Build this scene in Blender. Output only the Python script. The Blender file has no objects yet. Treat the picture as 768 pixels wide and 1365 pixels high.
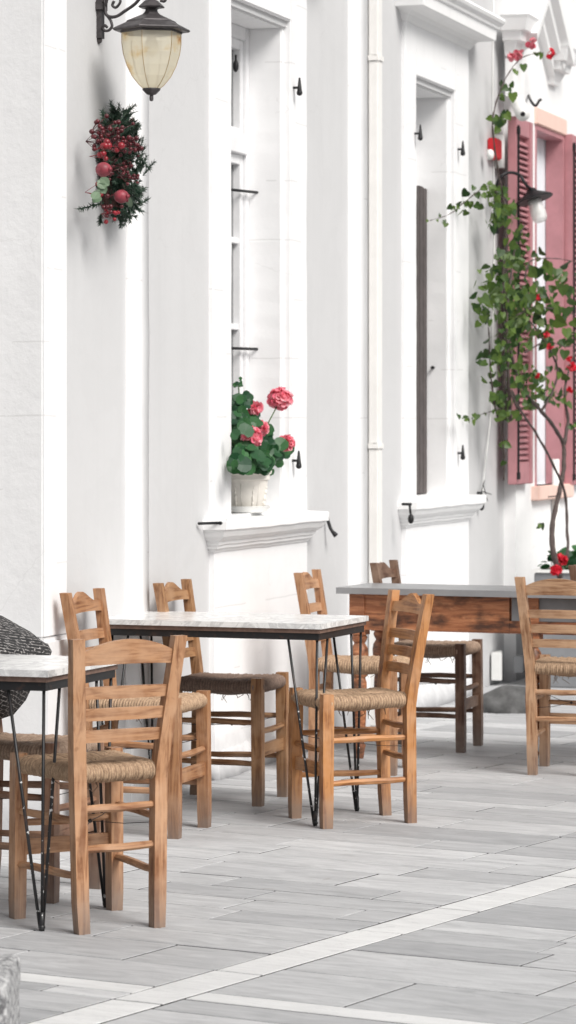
import bpy, bmesh, math, random
from mathutils import Vector, Matrix, noise
R = random.Random(7)
scn = bpy.context.scene
COL = scn.collection
PI = math.pi
# ---------------------------------------------------------------- camera frame (camera over origin, looking +Y)
F, HZ, CX, EYE = 4170.0, 566.0, 384.0, 1.5
A = math.radians(17.39); SA, CA = math.sin(A), math.cos(A)
D0 = 4.25
def fl(px, py):                       # survey point on the pavement
    y = EYE*F/(py-HZ); return Vector(((px-CX)/F*y, y, 0))
def S(px, n=0.0):                     # distance along the facade of a surveyed vertical edge
    u = (px-CX)/F; yd = (D0-n)/(SA-u*CA); return yd*(u*SA+CA)
def Z(px, py, n=0.0):
    u = (px-CX)/F; yd = (D0-n)/(SA-u*CA); return EYE-(py-HZ)/F*yd
def W(s, n, z):                       # facade coordinates -> world
    return Vector((s*SA-(D0-n)*CA, s*CA+(D0-n)*SA, z))
def WP(px, py, n): return W(S(px, n), n, Z(px, py, n))
WROT = Matrix(((SA, CA, 0), (CA, -SA, 0), (0, 0, 1)))   # columns: along s, out n, up
# ---------------------------------------------------------------- materials
def new_mat(name):
    m = bpy.data.materials.new(name); m.use_nodes = True
    nt = m.node_tree; b = nt.nodes['Principled BSDF']; return m, nt, b
def N(nt, t, **kw):
    n = nt.nodes.new(t)
    for k, v in kw.items():
        if k in n.inputs: n.inputs[k].default_value = v
        else: setattr(n, k, v)
    return n
def L(nt, a, b): nt.links.new(a, b)
def ramp(nt, fac, stops):
    r = nt.nodes.new('ShaderNodeValToRGB'); e = r.color_ramp.elements
    while len(e) < len(stops): e.new(0.5)
    for el, (p, c) in zip(e, stops):
        el.position = p; el.color = (*c, 1) if len(c) == 3 else c
    L(nt, fac, r.inputs['Fac']); return r.outputs['Color']
def mix(nt, fac, a, b, mode='MIX'):
    m = nt.nodes.new('ShaderNodeMix'); m.data_type = 'RGBA'; m.blend_type = mode
    for sock, v in ((m.inputs[0], fac), (m.inputs[6], a), (m.inputs[7], b)):
        if hasattr(v, 'is_output'): L(nt, v, sock)
        else: sock.default_value = v if not isinstance(v, tuple) or len(v) == 4 else (*v, 1)
    return m.outputs[2]
def math_(nt, op, a, b=None, c=None):
    m = nt.nodes.new('ShaderNodeMath'); m.operation = op
    for i, v in enumerate((a, b, c)):
        if v is None: continue
        if hasattr(v, 'is_output'): L(nt, v, m.inputs[i])
        else: m.inputs[i].default_value = v
    return m.outputs[0]
def coords(nt, kind='Object', scale=(1, 1, 1)):
    if kind == 'World':
        g = nt.nodes.new('ShaderNodeNewGeometry'); o = g.outputs['Position']
    else:
        t = nt.nodes.new('ShaderNodeTexCoord'); o = t.outputs[kind]
    mp = nt.nodes.new('ShaderNodeMapping'); mp.inputs['Scale'].default_value = scale
    L(nt, o, mp.inputs['Vector']); return mp.outputs['Vector']
def nz(nt, vec, scale, detail=4, rough=.55, dist=0):
    n = N(nt, 'ShaderNodeTexNoise', Scale=scale, Detail=detail, Roughness=rough, Distortion=dist)
    L(nt, vec, n.inputs['Vector']); return n.outputs['Fac']
def bump(nt, b, h, strength, dist=.01):
    n = N(nt, 'ShaderNodeBump', Strength=strength, Distance=dist)
    L(nt, h, n.inputs['Height']); L(nt, n.outputs['Normal'], b.inputs['Normal'])

def mat_plaster(name, col, var=.05, rough=.7, bstr=.25, joints=False, dirt=(.42, .42, .43), coarse=False):
    m, nt, b = new_mat(name)
    v = coords(nt, 'World')
    n1 = nz(nt, v, 1.3, 5, .6); n2 = nz(nt, v, 9 if not coarse else 14, 6, .65)
    c = ramp(nt, n1, [(.3, tuple(x*(1-var) for x in col)), (.7, col)])
    sp = ramp(nt, nz(nt, v, 26, 3, .7), [(.70, (0, 0, 0)), (.80, (1, 1, 1))])
    c = mix(nt, math_(nt, 'MULTIPLY', sp, .10), c, (.5, .49, .48))
    pt = ramp(nt, nz(nt, v, 2.3, 6, .7, .6), [(.50, (0, 0, 0)), (.56, (1, 1, 1))])
    c = mix(nt, math_(nt, 'MULTIPLY', pt, .35), c, tuple(x*.93 for x in col))
    vo = N(nt, 'ShaderNodeTexVoronoi', Scale=1.4); vo.feature = 'DISTANCE_TO_EDGE'
    wv = nt.nodes.new('ShaderNodeVectorMath'); wv.operation = 'ADD'
    nn = N(nt, 'ShaderNodeTexNoise', Scale=6.0, Detail=4.0); L(nt, v, nn.inputs['Vector'])
    sc_ = nt.nodes.new('ShaderNodeVectorMath'); sc_.operation = 'SCALE'; sc_.inputs['Scale'].default_value = .22; L(nt, nn.outputs['Color'], sc_.inputs[0])
    L(nt, v, wv.inputs[0]); L(nt, sc_.outputs[0], wv.inputs[1]); L(nt, wv.outputs[0], vo.inputs['Vector'])
    ck = math_(nt, 'MULTIPLY', math_(nt, 'LESS_THAN', vo.outputs['Distance'], .0035), math_(nt, 'GREATER_THAN', nz(nt, v, 1.1, 2), .55))
    c = mix(nt, math_(nt, 'MULTIPLY', ck, .12), c, (.40, .39, .38))
    # run-off streaks
    st = nz(nt, coords(nt, 'World', (7, 7, .5)), 1.5, 4, .6)
    c = mix(nt, math_(nt, 'MULTIPLY', ramp(nt, st, [(.5, (0, 0, 0)), (.75, (1, 1, 1))]), .16), c, tuple(x*.80 for x in col))
    g = nt.nodes.new('ShaderNodeNewGeometry'); sx = nt.nodes.new('ShaderNodeSeparateXYZ'); L(nt, g.outputs['Position'], sx.inputs[0])
    z = sx.outputs['Z']
    # splash dirt near the pavement
    d = math_(nt, 'MULTIPLY', math_(nt, 'SUBTRACT', 1.0, math_(nt, 'DIVIDE', z, .22)), math_(nt, 'MULTIPLY', n2, 1.5))
    d = math_(nt, 'MINIMUM', math_(nt, 'MAXIMUM', d, 0.0), .75)
    c = mix(nt, d, c, dirt)
    h = n2
    if joints:
        wob = math_(nt, 'MULTIPLY', math_(nt, 'SUBTRACT', nz(nt, v, 5, 3), .5), .012)
        zz = math_(nt, 'ADD', z, wob)
        fr = math_(nt, 'PINGPONG', math_(nt, 'SUBTRACT', zz, .722-.27*10), .135)
        line = math_(nt, 'LESS_THAN', fr, .0032)
        brk = math_(nt, 'GREATER_THAN', nz(nt, v, 3.1, 3, .6), .54)
        lm = math_(nt, 'MULTIPLY', line, brk)
        c = mix(nt, math_(nt, 'MULTIPLY', lm, .26), c, (.42, .41, .40))
        h = math_(nt, 'SUBTRACT', n2, math_(nt, 'MULTIPLY', lm, .5))
    L(nt, c, b.inputs['Base Color']); b.inputs['Roughness'].default_value = rough
    bump(nt, b, h, bstr, .02 if coarse else .008)
    return m
WHITE = mat_plaster('white_limewash', (.88, .88, .885), .03, joints=True)
GREY = mat_plaster('pale_grey_plaster', (.625, .625, .63), .05, bstr=.35)
ROUGHP = mat_plaster('rough_grey_plaster', (.78, .78, .785), .05, bstr=.18, joints=True, coarse=True)
WHITE2 = mat_plaster('bright_white_plaster', (.90, .90, .90), .02)

def mat_simple(name, col, rough=.5, metal=0, var=.12, scale=30, bs=.1):
    m, nt, b = new_mat(name)
    v = coords(nt, 'Object'); n = nz(nt, v, scale, 5, .6)
    c = ramp(nt, n, [(.3, tuple(x*(1-var) for x in col)), (.7, tuple(min(1, x*(1+var)) for x in col))])
    L(nt, c, b.inputs['Base Color']); b.inputs['Roughness'].default_value = rough; b.inputs['Metallic'].default_value = metal
    bump(nt, b, n, bs, .003)
    return m
IRON = mat_simple('black_iron', (.018, .018, .02), .5, .3, .3, 60, .3)
LAMPMETAL = mat_simple('weathered_lamp_metal', (.075, .068, .07), .45, .4, .35, 40, .3)
PINK = mat_simple('dusty_pink_paint', (.46, .215, .235), .5, 0, .10, 12, .15)
SALMON = mat_simple('pale_salmon_stone', (.84, .60, .52), .7, 0, .06, 10, .1)
CREAM = mat_simple('cream_pipe_paint', (.85, .835, .81), .5, 0, .04, 8, .1)
TERRA = mat_simple('cream_terracotta', (.84, .80, .74), .75, 0, .05, 22, .3)
SOIL = mat_simple('soil', (.05, .035, .025), .95, 0, .4, 60, 1)
FRAMEW = mat_simple('window_paint', (.78, .78, .79), .45, 0, .04, 20, .1)
BROWNB = mat_simple('dark_brown_boards', (.075, .062, .06), .7, 0, .25, 18, .3)
PLGREY = mat_simple('grey_painted_wood', (.21, .215, .225), .6, 0, .12, 9, .2)
REDP = mat_simple('red_plastic', (.62, .02, .03), .35, 0, .05)
WPLAST = mat_simple('white_plastic', (.82, .82, .80), .4, 0, .03)
ROCK = mat_simple('dark_boulder', (.085, .085, .085), .85, 0, .45, 14, .8)
CURT = mat_simple('white_curtain', (.72, .74, .78), .8, 0, .05, 6, .1)
BARK = mat_simple('vine_bark', (.075, .055, .05), .85, 0, .4, 50, .8)
DARKVOID = mat_simple('dark_interior', (.03, .03, .032), .8)

def mat_glass():
    m, nt, b = new_mat('window_glass')
    b.inputs['Base Color'].default_value = (.16, .165, .17, 1); b.inputs['Roughness'].default_value = .08
    b.inputs['Specular IOR Level'].default_value = 1.0
    return m
GLASS = mat_glass()

def mat_wood(name, axis):
    """oiled/weathered chair wood; tint comes from each object's own colour"""
    m, nt, b = new_mat(name)
    sc = {'x': (2.2, 34, 34), 'y': (34, 2.2, 34), 'z': (34, 34, 2.2)}[axis]
    oi = nt.nodes.new('ShaderNodeObjectInfo')
    tc = nt.nodes.new('ShaderNodeTexCoord'); ad = nt.nodes.new('ShaderNodeVectorMath'); ad.operation = 'ADD'
    cb = nt.nodes.new('ShaderNodeCombineXYZ')
    for i in range(3): L(nt, math_(nt, 'MULTIPLY', oi.outputs['Random'], 3.0+i), cb.inputs[i])
    L(nt, tc.outputs['Object'], ad.inputs[0]); L(nt, cb.outputs[0], ad.inputs[1])
    mp = nt.nodes.new('ShaderNodeMapping'); mp.inputs['Scale'].default_value = sc; L(nt, ad.outputs[0], mp.inputs['Vector'])
    g = nz(nt, mp.outputs['Vector'], 1.6, 7, .62, 1.1)
    big = nz(nt, ad.outputs[0], 9, 3, .6)
    base = oi.outputs['Color']
    dark = mix(nt, 1.0, base, (.44, .33, .25), 'MULTIPLY')
    lite = mix(nt, .26, base, (.80, .60, .44))
    c = mix(nt, ramp(nt, g, [(.37, (0, 0, 0)), (.56, (1, 1, 1))]), dark, base)
    c = mix(nt, math_(nt, 'MULTIPLY', ramp(nt, big, [(.42, (0, 0, 0)), (.68, (1, 1, 1))]), .65), c, lite)
    # knots and scuffs
    kn = ramp(nt, nz(nt, ad.outputs[0], 21, 2, .5), [(.70, (0, 0, 0)), (.76, (1, 1, 1))])
    c = mix(nt, math_(nt, 'MULTIPLY', kn, .45), c, dark)
    # worn dirty feet
    sx = nt.nodes.new('ShaderNodeSeparateXYZ'); L(nt, tc.outputs['Object'], sx.inputs[0])
    ft = math_(nt, 'MULTIPLY', math_(nt, 'SUBTRACT', 1.0, math_(nt, 'DIVIDE', sx.outputs['Z'], .16)), math_(nt, 'ADD', big, .25))
    ft = math_(nt, 'MINIMUM', math_(nt, 'MAXIMUM', ft, 0.0), .7)
    c = mix(nt, ft, c, (.17, .145, .13))
    L(nt, c, b.inputs['Base Color']); b.inputs['Roughness'].default_value = .52
    bump(nt, b, g, .25, .003)
    return m
WOODX, WOODY, WOODZ = mat_wood('wood_grain_across', 'x'), mat_wood('wood_grain_deep', 'y'), mat_wood('wood_grain_upright', 'z')

def mat_rush():
    m, nt, b = new_mat('woven_rush')
    oi = nt.nodes.new('ShaderNodeObjectInfo')
    uv = nt.nodes.new('ShaderNodeTexCoord').outputs['UV']
    mp = nt.nodes.new('ShaderNodeMapping'); mp.inputs['Scale'].default_value = (1, .9, 1); L(nt, uv, mp.inputs['Vector'])
    s = nz(nt, mp.outputs['Vector'], 1.1, 3, .7)
    mp2 = nt.nodes.new('ShaderNodeMapping'); mp2.inputs['Scale'].default_value = (5, 2.5, 1); mp2.inputs['Rotation'].default_value = (0, 0, .5); L(nt, uv, mp2.inputs['Vector'])
    f = nz(nt, mp2.outputs['Vector'], 2.2, 4, .7)
    base = oi.outputs['Color']
    c = mix(nt, ramp(nt, s, [(.38, (0, 0, 0)), (.62, (1, 1, 1))]), mix(nt, 1.0, base, (.55, .50, .46), 'MULTIPLY'), base)
    c = mix(nt, math_(nt, 'MULTIPLY', ramp(nt, f, [(.45, (0, 0, 0)), (.7, (1, 1, 1))]), .5), c, mix(nt, .5, base, (.85, .69, .54)))
    sx = nt.nodes.new('ShaderNodeSeparateXYZ'); L(nt, uv, sx.inputs[0])
    gap = math_(nt, 'PINGPONG', sx.outputs['X'], .5)
    c = mix(nt, ramp(nt, gap, [(.0, (.75, .75, .75)), (.16, (0, 0, 0))]), c, (.10, .07, .05))
    L(nt, c, b.inputs['Base Color']); b.inputs['Roughness'].default_value = .8
    bump(nt, b, f, .6, .004)
    return m
RUSH = mat_rush()

def mat_marble():
    m, nt, b = new_mat('white_marble')
    v = coords(nt, 'Object')
    w = nz(nt, v, 5, 8, .65, 2.2); w2 = nz(nt, v, 28, 6, .7, .8)
    c = ramp(nt, w, [(.40, (.80, .80, .79)), (.49, (.58, .58, .58)), (.53, (.80, .80, .79))])
    c = mix(nt, math_(nt, 'MULTIPLY', ramp(nt, w2, [(.5, (0, 0, 0)), (.75, (1, 1, 1))]), .45), c, (.50, .50, .49))
    L(nt, c, b.inputs['Base Color']); b.inputs['Roughness'].default_value = .22
    return m
MARBLE = mat_marble()
def mat_oldwood():
    m, nt, b = new_mat('aged_red_brown_timber')
    v = coords(nt, 'Object', (3, 20, 28))
    g = nz(nt, v, 1.5, 7, .7, .8); bl = nz(nt, coords(nt, 'Object', (5, 5, 11)), 1.4, 5, .6)
    c = ramp(nt, g, [(.30, (.10, .040, .022)), (.46, (.33, .120, .052)), (.68, (.60, .27, .13))])
    c = mix(nt, ramp(nt, bl, [(.36, (.85, .85, .85)), (.52, (0, 0, 0))]), c, (.045, .024, .018))
    L(nt, c, b.inputs['Base Color']); b.inputs['Roughness'].default_value = .5; bump(nt, b, g, .5, .004)
    return m
OLDWOOD = mat_oldwood()
ZINC = mat_simple('grey_stone_top', (.27, .275, .285), .35, 0, .12, 5, .08)
EDGEWOOD = mat_simple('dark_plywood_edge', (.17, .105, .08), .6, 0, .3, 40, .2)
def mat_steel():
    m, nt, b = new_mat('black_steel_rod')
    v = coords(nt, 'World'); s = nz(nt, v, 70, 2, .5)
    g = nt.nodes.new('ShaderNodeNewGeometry'); sx = nt.nodes.new('ShaderNodeSeparateXYZ'); L(nt, g.outputs['Position'], sx.inputs[0])
    low = math_(nt, 'LESS_THAN', sx.outputs['Z'], .45)
    k = math_(nt, 'MULTIPLY', math_(nt, 'GREATER_THAN', s, .665), low)
    c = mix(nt, k, (.014, .014, .015), (.6, .6, .6))
    rs = ramp(nt, nz(nt, v, 30, 3), [(.55, (0, 0, 0)), (.7, (1, 1, 1))])
    c = mix(nt, math_(nt, 'MULTIPLY', rs, .3), c, (.12, .06, .04))
    L(nt, c, b.inputs['Base Color']); b.inputs['Roughness'].default_value = .42
    return m
STEEL = mat_steel()
def mat_paving():
    m, nt, b = new_mat('grey_marble_paving')
    at = nt.nodes.new('ShaderNodeAttribute'); at.attribute_name = 'tone'
    sp = nt.nodes.new('ShaderNodeSeparateColor'); L(nt, at.outputs['Color'], sp.inputs[0])
    uv = nt.nodes.new('ShaderNodeTexCoord').outputs['UV']
    cb = nt.nodes.new('ShaderNodeCombineXYZ'); L(nt, math_(nt, 'MULTIPLY', sp.outputs[1], 37.0), cb.inputs[2])
    ad = nt.nodes.new('ShaderNodeVectorMath'); ad.operation = 'ADD'; L(nt, uv, ad.inputs[0]); L(nt, cb.outputs[0], ad.inputs[1])
    mp = nt.nodes.new('ShaderNodeMapping'); mp.inputs['Scale'].default_value = (2.4, 11, 3); mp.inputs['Rotation'].default_value = (0, 0, .22); L(nt, ad.outputs[0], mp.inputs['Vector'])
    g = nz(nt, mp.outputs['Vector'], 1.5, 7, .66, 1.3)
    gr = nz(nt, coords(nt, 'World'), 160, 2, .5)
    big = nz(nt, coords(nt, 'World'), 1.7, 5, .6)
    lo = mix(nt, sp.outputs[0], (.285, .29, .30), (.46, .465, .472))
    hi = mix(nt, sp.outputs[0], (.39, .395, .405), (.65, .653, .66))
    c = mix(nt, ramp(nt, g, [(.34, (0, 0, 0)), (.62, (1, 1, 1))]), lo, hi)
    c = mix(nt, math_(nt, 'MULTIPLY', sp.outputs[2], .5), c, (.80, .80, .79))
    vein = ramp(nt, nz(nt, mp.outputs['Vector'], .8, 5, .6, 2.5), [(.485, (0, 0, 0)), (.5, (1, 1, 1)), (.515, (0, 0, 0))])
    c = mix(nt, math_(nt, 'MULTIPLY', vein, .3), c, (.26, .26, .27))
    c = mix(nt, math_(nt, 'MULTIPLY', ramp(nt, big, [(.35, (1, 1, 1)), (.6, (0, 0, 0))]), .22), c, (.32, .32, .33))
    c = mix(nt, math_(nt, 'MULTIPLY', ramp(nt, gr, [(.62, (0, 0, 0)), (.72, (1, 1, 1))]), .22), c, (.26, .25, .25))
    stn = ramp(nt, nz(nt, coords(nt, 'World'), 4.2, 4, .55, .6), [(.70, (0, 0, 0)), (.735, (1, 1, 1))])
    c = mix(nt, math_(nt, 'MULTIPLY', stn, .35), c, (.22, .19, .17))
    L(nt, c, b.inputs['Base Color']); b.inputs['Roughness'].default_value = .62
    bump(nt, b, math_(nt, 'ADD', g, math_(nt, 'MULTIPLY', gr, .5)), .18, .004)
    return m
PAVE = mat_paving()
MORTAR = mat_simple('dark_joint_mortar', (.045, .043, .042), .95, 0, .3, 40, .5)
def mat_granite():
    m, nt, b = new_mat('hammered_granite')
    v = coords(nt, 'Object'); a = nz(nt, v, 55, 5, .7); 
    c = ramp(nt, a, [(.38, (.14, .14, .145)), (.5, (.38, .38, .385)), (.62, (.60, .60, .60))])
    L(nt, c, b.inputs['Base Color']); b.inputs['Roughness'].default_value = .9; bump(nt, b, a, .9, .01)
    return m
GRANITE = mat_granite()
def mat_leaf(name, c1, c2, tr=.35, ink=.4):
    m, nt, b = new_mat(name)
    g = nt.nodes.new('ShaderNodeNewGeometry')
    c = ramp(nt, g.outputs['Random Per Island'], [(0, c1), (1, c2)])
    v = coords(nt, 'World'); c = mix(nt, math_(nt, 'MULTIPLY', nz(nt, v, 60, 3), ink), c, tuple(x*.6 for x in c1))
    L(nt, c, b.inputs['Base Color']); b.inputs['Roughness'].default_value = .45
    t = nt.nodes.new('ShaderNodeBsdfTranslucent'); L(nt, c, t.inputs['Color'])
    ms = nt.nodes.new('ShaderNodeMixShader'); ms.inputs[0].default_value = tr
    L(nt, b.outputs[0], ms.inputs[1]); L(nt, t.outputs[0], ms.inputs[2])
    L(nt, ms.outputs[0], nt.nodes['Material Output'].inputs['Surface'])
    return m
VLEAF = mat_leaf('vine_leaf', (.022, .065, .012), (.145, .23, .04))
GLEAF = mat_leaf('geranium_leaf', (.008, .055, .022), (.05, .17, .05), .25)
NEEDLE = mat_leaf('pine_needle', (.012, .04, .025), (.06, .10, .065), .1)
HOLLY = mat_leaf('pale_holly_leaf', (.10, .17, .10), (.20, .28, .18), .1)
PETAL = mat_leaf('pink_petal', (.95, .17, .28), (1, .55, .60), .4, .1)
REDPET = mat_leaf('red_petal', (.70, .01, .03), (.85, .05, .09), .3)
PALEPET = mat_leaf('pale_pink_bract', (.75, .12, .18), (.85, .45, .48), .3)
BERRY = mat_simple('dark_red_berry', (.09, .008, .013), .3, 0, .5, 25, .05)
BERRY2 = mat_simple('bright_red_berry', (.26, .015, .025), .3, 0, .3, 25, .05)
APPLE = mat_simple('frosted_pomegranate', (.24, .035, .05), .5, 0, .45, 30, .3)
CONE = mat_simple('cone_brown', (.06, .025, .02), .8, 0, .5, 30, .5)
def mat_lampglass():
    m, nt, b = new_mat('aged_amber_glass')
    tc = nt.nodes.new('ShaderNodeTexCoord'); sx = nt.nodes.new('ShaderNodeSeparateXYZ'); L(nt, tc.outputs['Object'], sx.inputs[0])
    n = nz(nt, tc.outputs['Object'], 12, 4, .6)
    t = math_(nt, 'ADD', math_(nt, 'MULTIPLY', n, 1.0), math_(nt, 'MULTIPLY', math_(nt, 'ABSOLUTE', sx.outputs['X']), 1.4))
    c = ramp(nt, t, [(.62, (1, .96, .84)), (.74, (.95, .80, .56)), (.86, (.68, .32, .11))])
    L(nt, c, b.inputs['Base Color']); b.inputs['Roughness'].default_value = .2
    tr = nt.nodes.new('ShaderNodeBsdfTranslucent'); L(nt, c, tr.inputs['Color'])
    tp = nt.nodes.new('ShaderNodeBsdfTransparent'); L(nt, c, tp.inputs['Color'])
    m1 = nt.nodes.new('ShaderNodeMixShader'); m1.inputs[0].default_value = .42; L(nt, b.outputs[0], m1.inputs[1]); L(nt, tr.outputs[0], m1.inputs[2])
    m2 = nt.nodes.new('ShaderNodeMixShader'); m2.inputs[0].default_value = .48; L(nt, m1.outputs[0], m2.inputs[1]); L(nt, tp.outputs[0], m2.inputs[2])
    L(nt, m2.outputs[0], nt.nodes['Material Output'].inputs['Surface'])
    return m
LGLASS = mat_lampglass()
def mat_clearjar():
    m, nt, b = new_mat('milky_jar_glass')
    b.inputs['Base Color'].default_value = (.85, .84, .82, 1); b.inputs['Roughness'].default_value = .15
    tp = nt.nodes.new('ShaderNodeBsdfTransparent')
    m2 = nt.nodes.new('ShaderNodeMixShader'); m2.inputs[0].default_value = .45; L(nt, b.outputs[0], m2.inputs[1]); L(nt, tp.outputs[0], m2.inputs[2])
    L(nt, m2.outputs[0], nt.nodes['Material Output'].inputs['Surface'])
    return m
JAR = mat_clearjar()
def mat_tweed():
    m, nt, b = new_mat('black_white_tweed')
    uv = nt.nodes.new('ShaderNodeTexCoord').outputs['UV']
    mp = nt.nodes.new('ShaderNodeMapping'); mp.inputs['Scale'].default_value = (1, 1, 1); mp.inputs['Rotation'].default_value = (0, 0, .35); L(nt, uv, mp.inputs['Vector'])
    br = N(nt, 'ShaderNodeTexBrick', Scale=1.0); br.inputs['Color1'].default_value = (.012, .012, .013, 1); br.inputs['Color2'].default_value = (.04, .038, .038, 1)
    br.inputs['Mortar'].default_value = (.42, .40, .39, 1); br.inputs['Mortar Size'].default_value = .0017
    br.inputs['Brick Width'].default_value = .03; br.inputs['Row Height'].default_value = .014; br.inputs['Mortar Smooth'].default_value = .3
    L(nt, mp.outputs['Vector'], br.inputs['Vector'])
    n = nz(nt, uv, 90, 3, .7)
    c = mix(nt, ramp(nt, n, [(.42, (0, 0, 0)), (.58, (1, 1, 1))]), (.015, .015, .016), br.outputs['Color'])
    L(nt, c, b.inputs['Base Color']); b.inputs['Roughness'].default_value = .95; bump(nt, b, n, .6, .004)
    return m
TWEED = mat_tweed()

# ---------------------------------------------------------------- mesh helpers
def link(name, bm, mat, parent=None, smooth=False, bevel=0, mats=None):
    if bevel: bmesh.ops.bevel(bm, geom=[e for e in bm.edges if e.calc_length() > bevel*2.2 and len(e.link_faces) == 2 and e.calc_face_angle(0) > .5], offset=bevel, segments=2, affect='EDGES', clamp_overlap=True)
    me = bpy.data.meshes.new(name); bm.normal_update(); bm.to_mesh(me); bm.free()
    for f in me.polygons: f.use_smooth = smooth
    me.materials.append(mat)
    for mm in (mats or []): me.materials.append(mm)
    o = bpy.data.objects.new(name, me); COL.objects.link(o)
    if parent: o.parent = parent
    return o
def smooth_by_angle(o, ang=40):
    me = o.data
    for f in me.polygons: f.use_smooth = True
    me.set_sharp_from_angle(angle=math.radians(ang)) if hasattr(me, 'set_sharp_from_angle') else None
def thing(name, label, cat, loc=(0, 0, 0), rotz=0, group=None):
    o = bpy.data.objects.new(name, None); o.empty_display_size = .1; COL.objects.link(o)
    o.location = loc; o.rotation_euler = (0, 0, rotz); o['label'] = label; o['category'] = cat
    if group: o['group'] = group
    return o
def tag(o, label, cat, group=None):
    o['label'] = label; o['category'] = cat
    if group: o['group'] = group
    return o
def struct(o): o['kind'] = 'structure'; return o
def hexa(bm, P):                         # 8 corner points: bottom ring, top ring
    v = [bm.verts.new(p) for p in P]
    for f in ((3, 2, 1, 0), (4, 5, 6, 7), (0, 1, 5, 4), (1, 2, 6, 5), (2, 3, 7, 6), (3, 0, 4, 7)):
        bm.faces.new([v[i] for i in f])
    return v
def box(bm, x0, x1, y0, y1, z0, z1, T=lambda a, b, c: Vector((a, b, c))):
    return hexa(bm, [T(x0, y0, z0), T(x1, y0, z0), T(x1, y1, z0), T(x0, y1, z0), T(x0, y0, z1), T(x1, y0, z1), T(x1, y1, z1), T(x0, y1, z1)])
def wbox(bm, s0, s1, n0, n1, z0, z1): return box(bm, s0, s1, n0, n1, z0, z1, W)
def fixn(bm): bmesh.ops.recalc_face_normals(bm, faces=bm.faces[:])
def rings(bm, rs, cap=True):
    vs = [[bm.verts.new(p) for p in r] for r in rs]
    for a, b in zip(vs, vs[1:]):
        n = len(a)
        for i in range(n): bm.faces.new((a[i], a[(i+1) % n], b[(i+1) % n], b[i]))
    if cap:
        bm.faces.new(vs[0][::-1]); bm.faces.new(vs[-1])
    return vs
def tube(bm, pts, r, n=8, cap=True):
    pts = [Vector(p) for p in pts]; rr = r if isinstance(r, (list, tuple)) else [r]*len(pts)
    up = None; rs = []
    for i, p in enumerate(pts):
        t = (pts[min(i+1, len(pts)-1)]-pts[max(i-1, 0)]).normalized()
        if up is None: up = t.orthogonal().normalized()
        up = (up-t*up.dot(t)); up = up.normalized() if up.length > 1e-5 else t.orthogonal().normalized()
        b = t.cross(up)
        rs.append([p+(up*math.cos(2*PI*k/n)+b*math.sin(2*PI*k/n))*rr[i] for k in range(n)])
    rings(bm, rs, cap)
def lathe(bm, prof, n=24, c=(0, 0, 0), M=None, phase=0):
    c = Vector(c)
    rs = []
    for r, z in prof:
        ring = [Vector((r*math.cos(2*PI*k/n+phase), r*math.sin(2*PI*k/n+phase), z)) for k in range(n)]
        rs.append([(M @ p if M else p)+c for p in ring])
    rings(bm, rs)
def cr(pts, n=6):                        # Catmull-Rom
    pts = [Vector(p) for p in pts]; P = [pts[0]*2-pts[1]]+pts+[pts[-1]*2-pts[-2]]; out = []
    for i in range(1, len(P)-2):
        for k in range(n):
            t = k/n; a, b, c, d = P[i-1], P[i], P[i+1], P[i+2]
            out.append(.5*((2*b)+(-a+c)*t+(2*a-5*b+4*c-d)*t*t+(-a+3*b-3*c+d)*t**3))
    out.append(pts[-1]); return out
def ball(bm, c, r, sub=1, sc=(1, 1, 1), M=None):
    g = bmesh.ops.create_icosphere(bm, subdivisions=sub, radius=r)
    for v in g['verts']:
        p = Vector((v.co.x*sc[0], v.co.y*sc[1], v.co.z*sc[2])); v.co = (M @ p if M else p)+Vector(c)
    return g['verts']

# ================================================================= GROUND
PA = math.radians(30.6); SP, CP = math.sin(PA), math.cos(PA)
def PV(a, b, z=0): return Vector((a*SP+b*CP, a*CP-b*SP, z))
bm = bmesh.new(); s_ = 300
for q in ((-s_, -s_), (s_, -s_), (s_, s_), (-s_, s_)): bm.verts.new((q[0], q[1]+20, -.012))
bm.faces.new(bm.verts[:])
struct(link('ground', bm, MORTAR))
bm = bmesh.new(); cl = bm.loops.layers.float_color.new('tone'); uvl = bm.loops.layers.uv.new('UVMap')
def slab(a0, a1, b0, b1, tone, gap=.0044, white=False):
    j = lambda: R.uniform(-.0012, .0012); zt = R.uniform(-.0008, .0008)
    a0 += gap; a1 -= gap; b0 += gap; b1 -= gap
    c = [(a0+j(), b0+j()), (a1+j(), b0+j()), (a1+j(), b1+j()), (a0+j(), b1+j())]
    e = .0012; rnd = R.random(); am, bmid = (a0+a1)/2, (b0+b1)/2
    top = [bm.verts.new(PV(a+(e if a < am else -e), b+(e if b < bmid else -e), zt)) for a, b in c]
    mid = [bm.verts.new(PV(a, b, zt-.002)) for a, b in c]
    bot = [bm.verts.new(PV(a, b, -.011)) for a, b in c]
    fs = [bm.faces.new(top)]
    for i in range(4):
        k = (i+1) % 4
        fs.append(bm.faces.new((top[i], mid[i], mid[k], top[k]))); sf = bm.faces.new((mid[i], bot[i], bot[k], mid[k])); sf.material_index = 1; fs.append(sf)
    for f in fs:
        for l in f.loops:
            l[cl] = (min(tone, 1), rnd, 1 if white else 0, 1); p = l.vert.co
            l[uvl].uv = (p.x*CP-p.y*SP, p.x*SP+p.y*CP)
def tone():
    t = R.betavariate(1.5, 1.6)
    return t*.95
B1, B2 = -4.554, -4.395
st = [(6.895, 7.007, .95), (10.98, 11.09, .8), (13.15, 13.26, .8), (17.1, 17.2, .8)]
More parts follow.
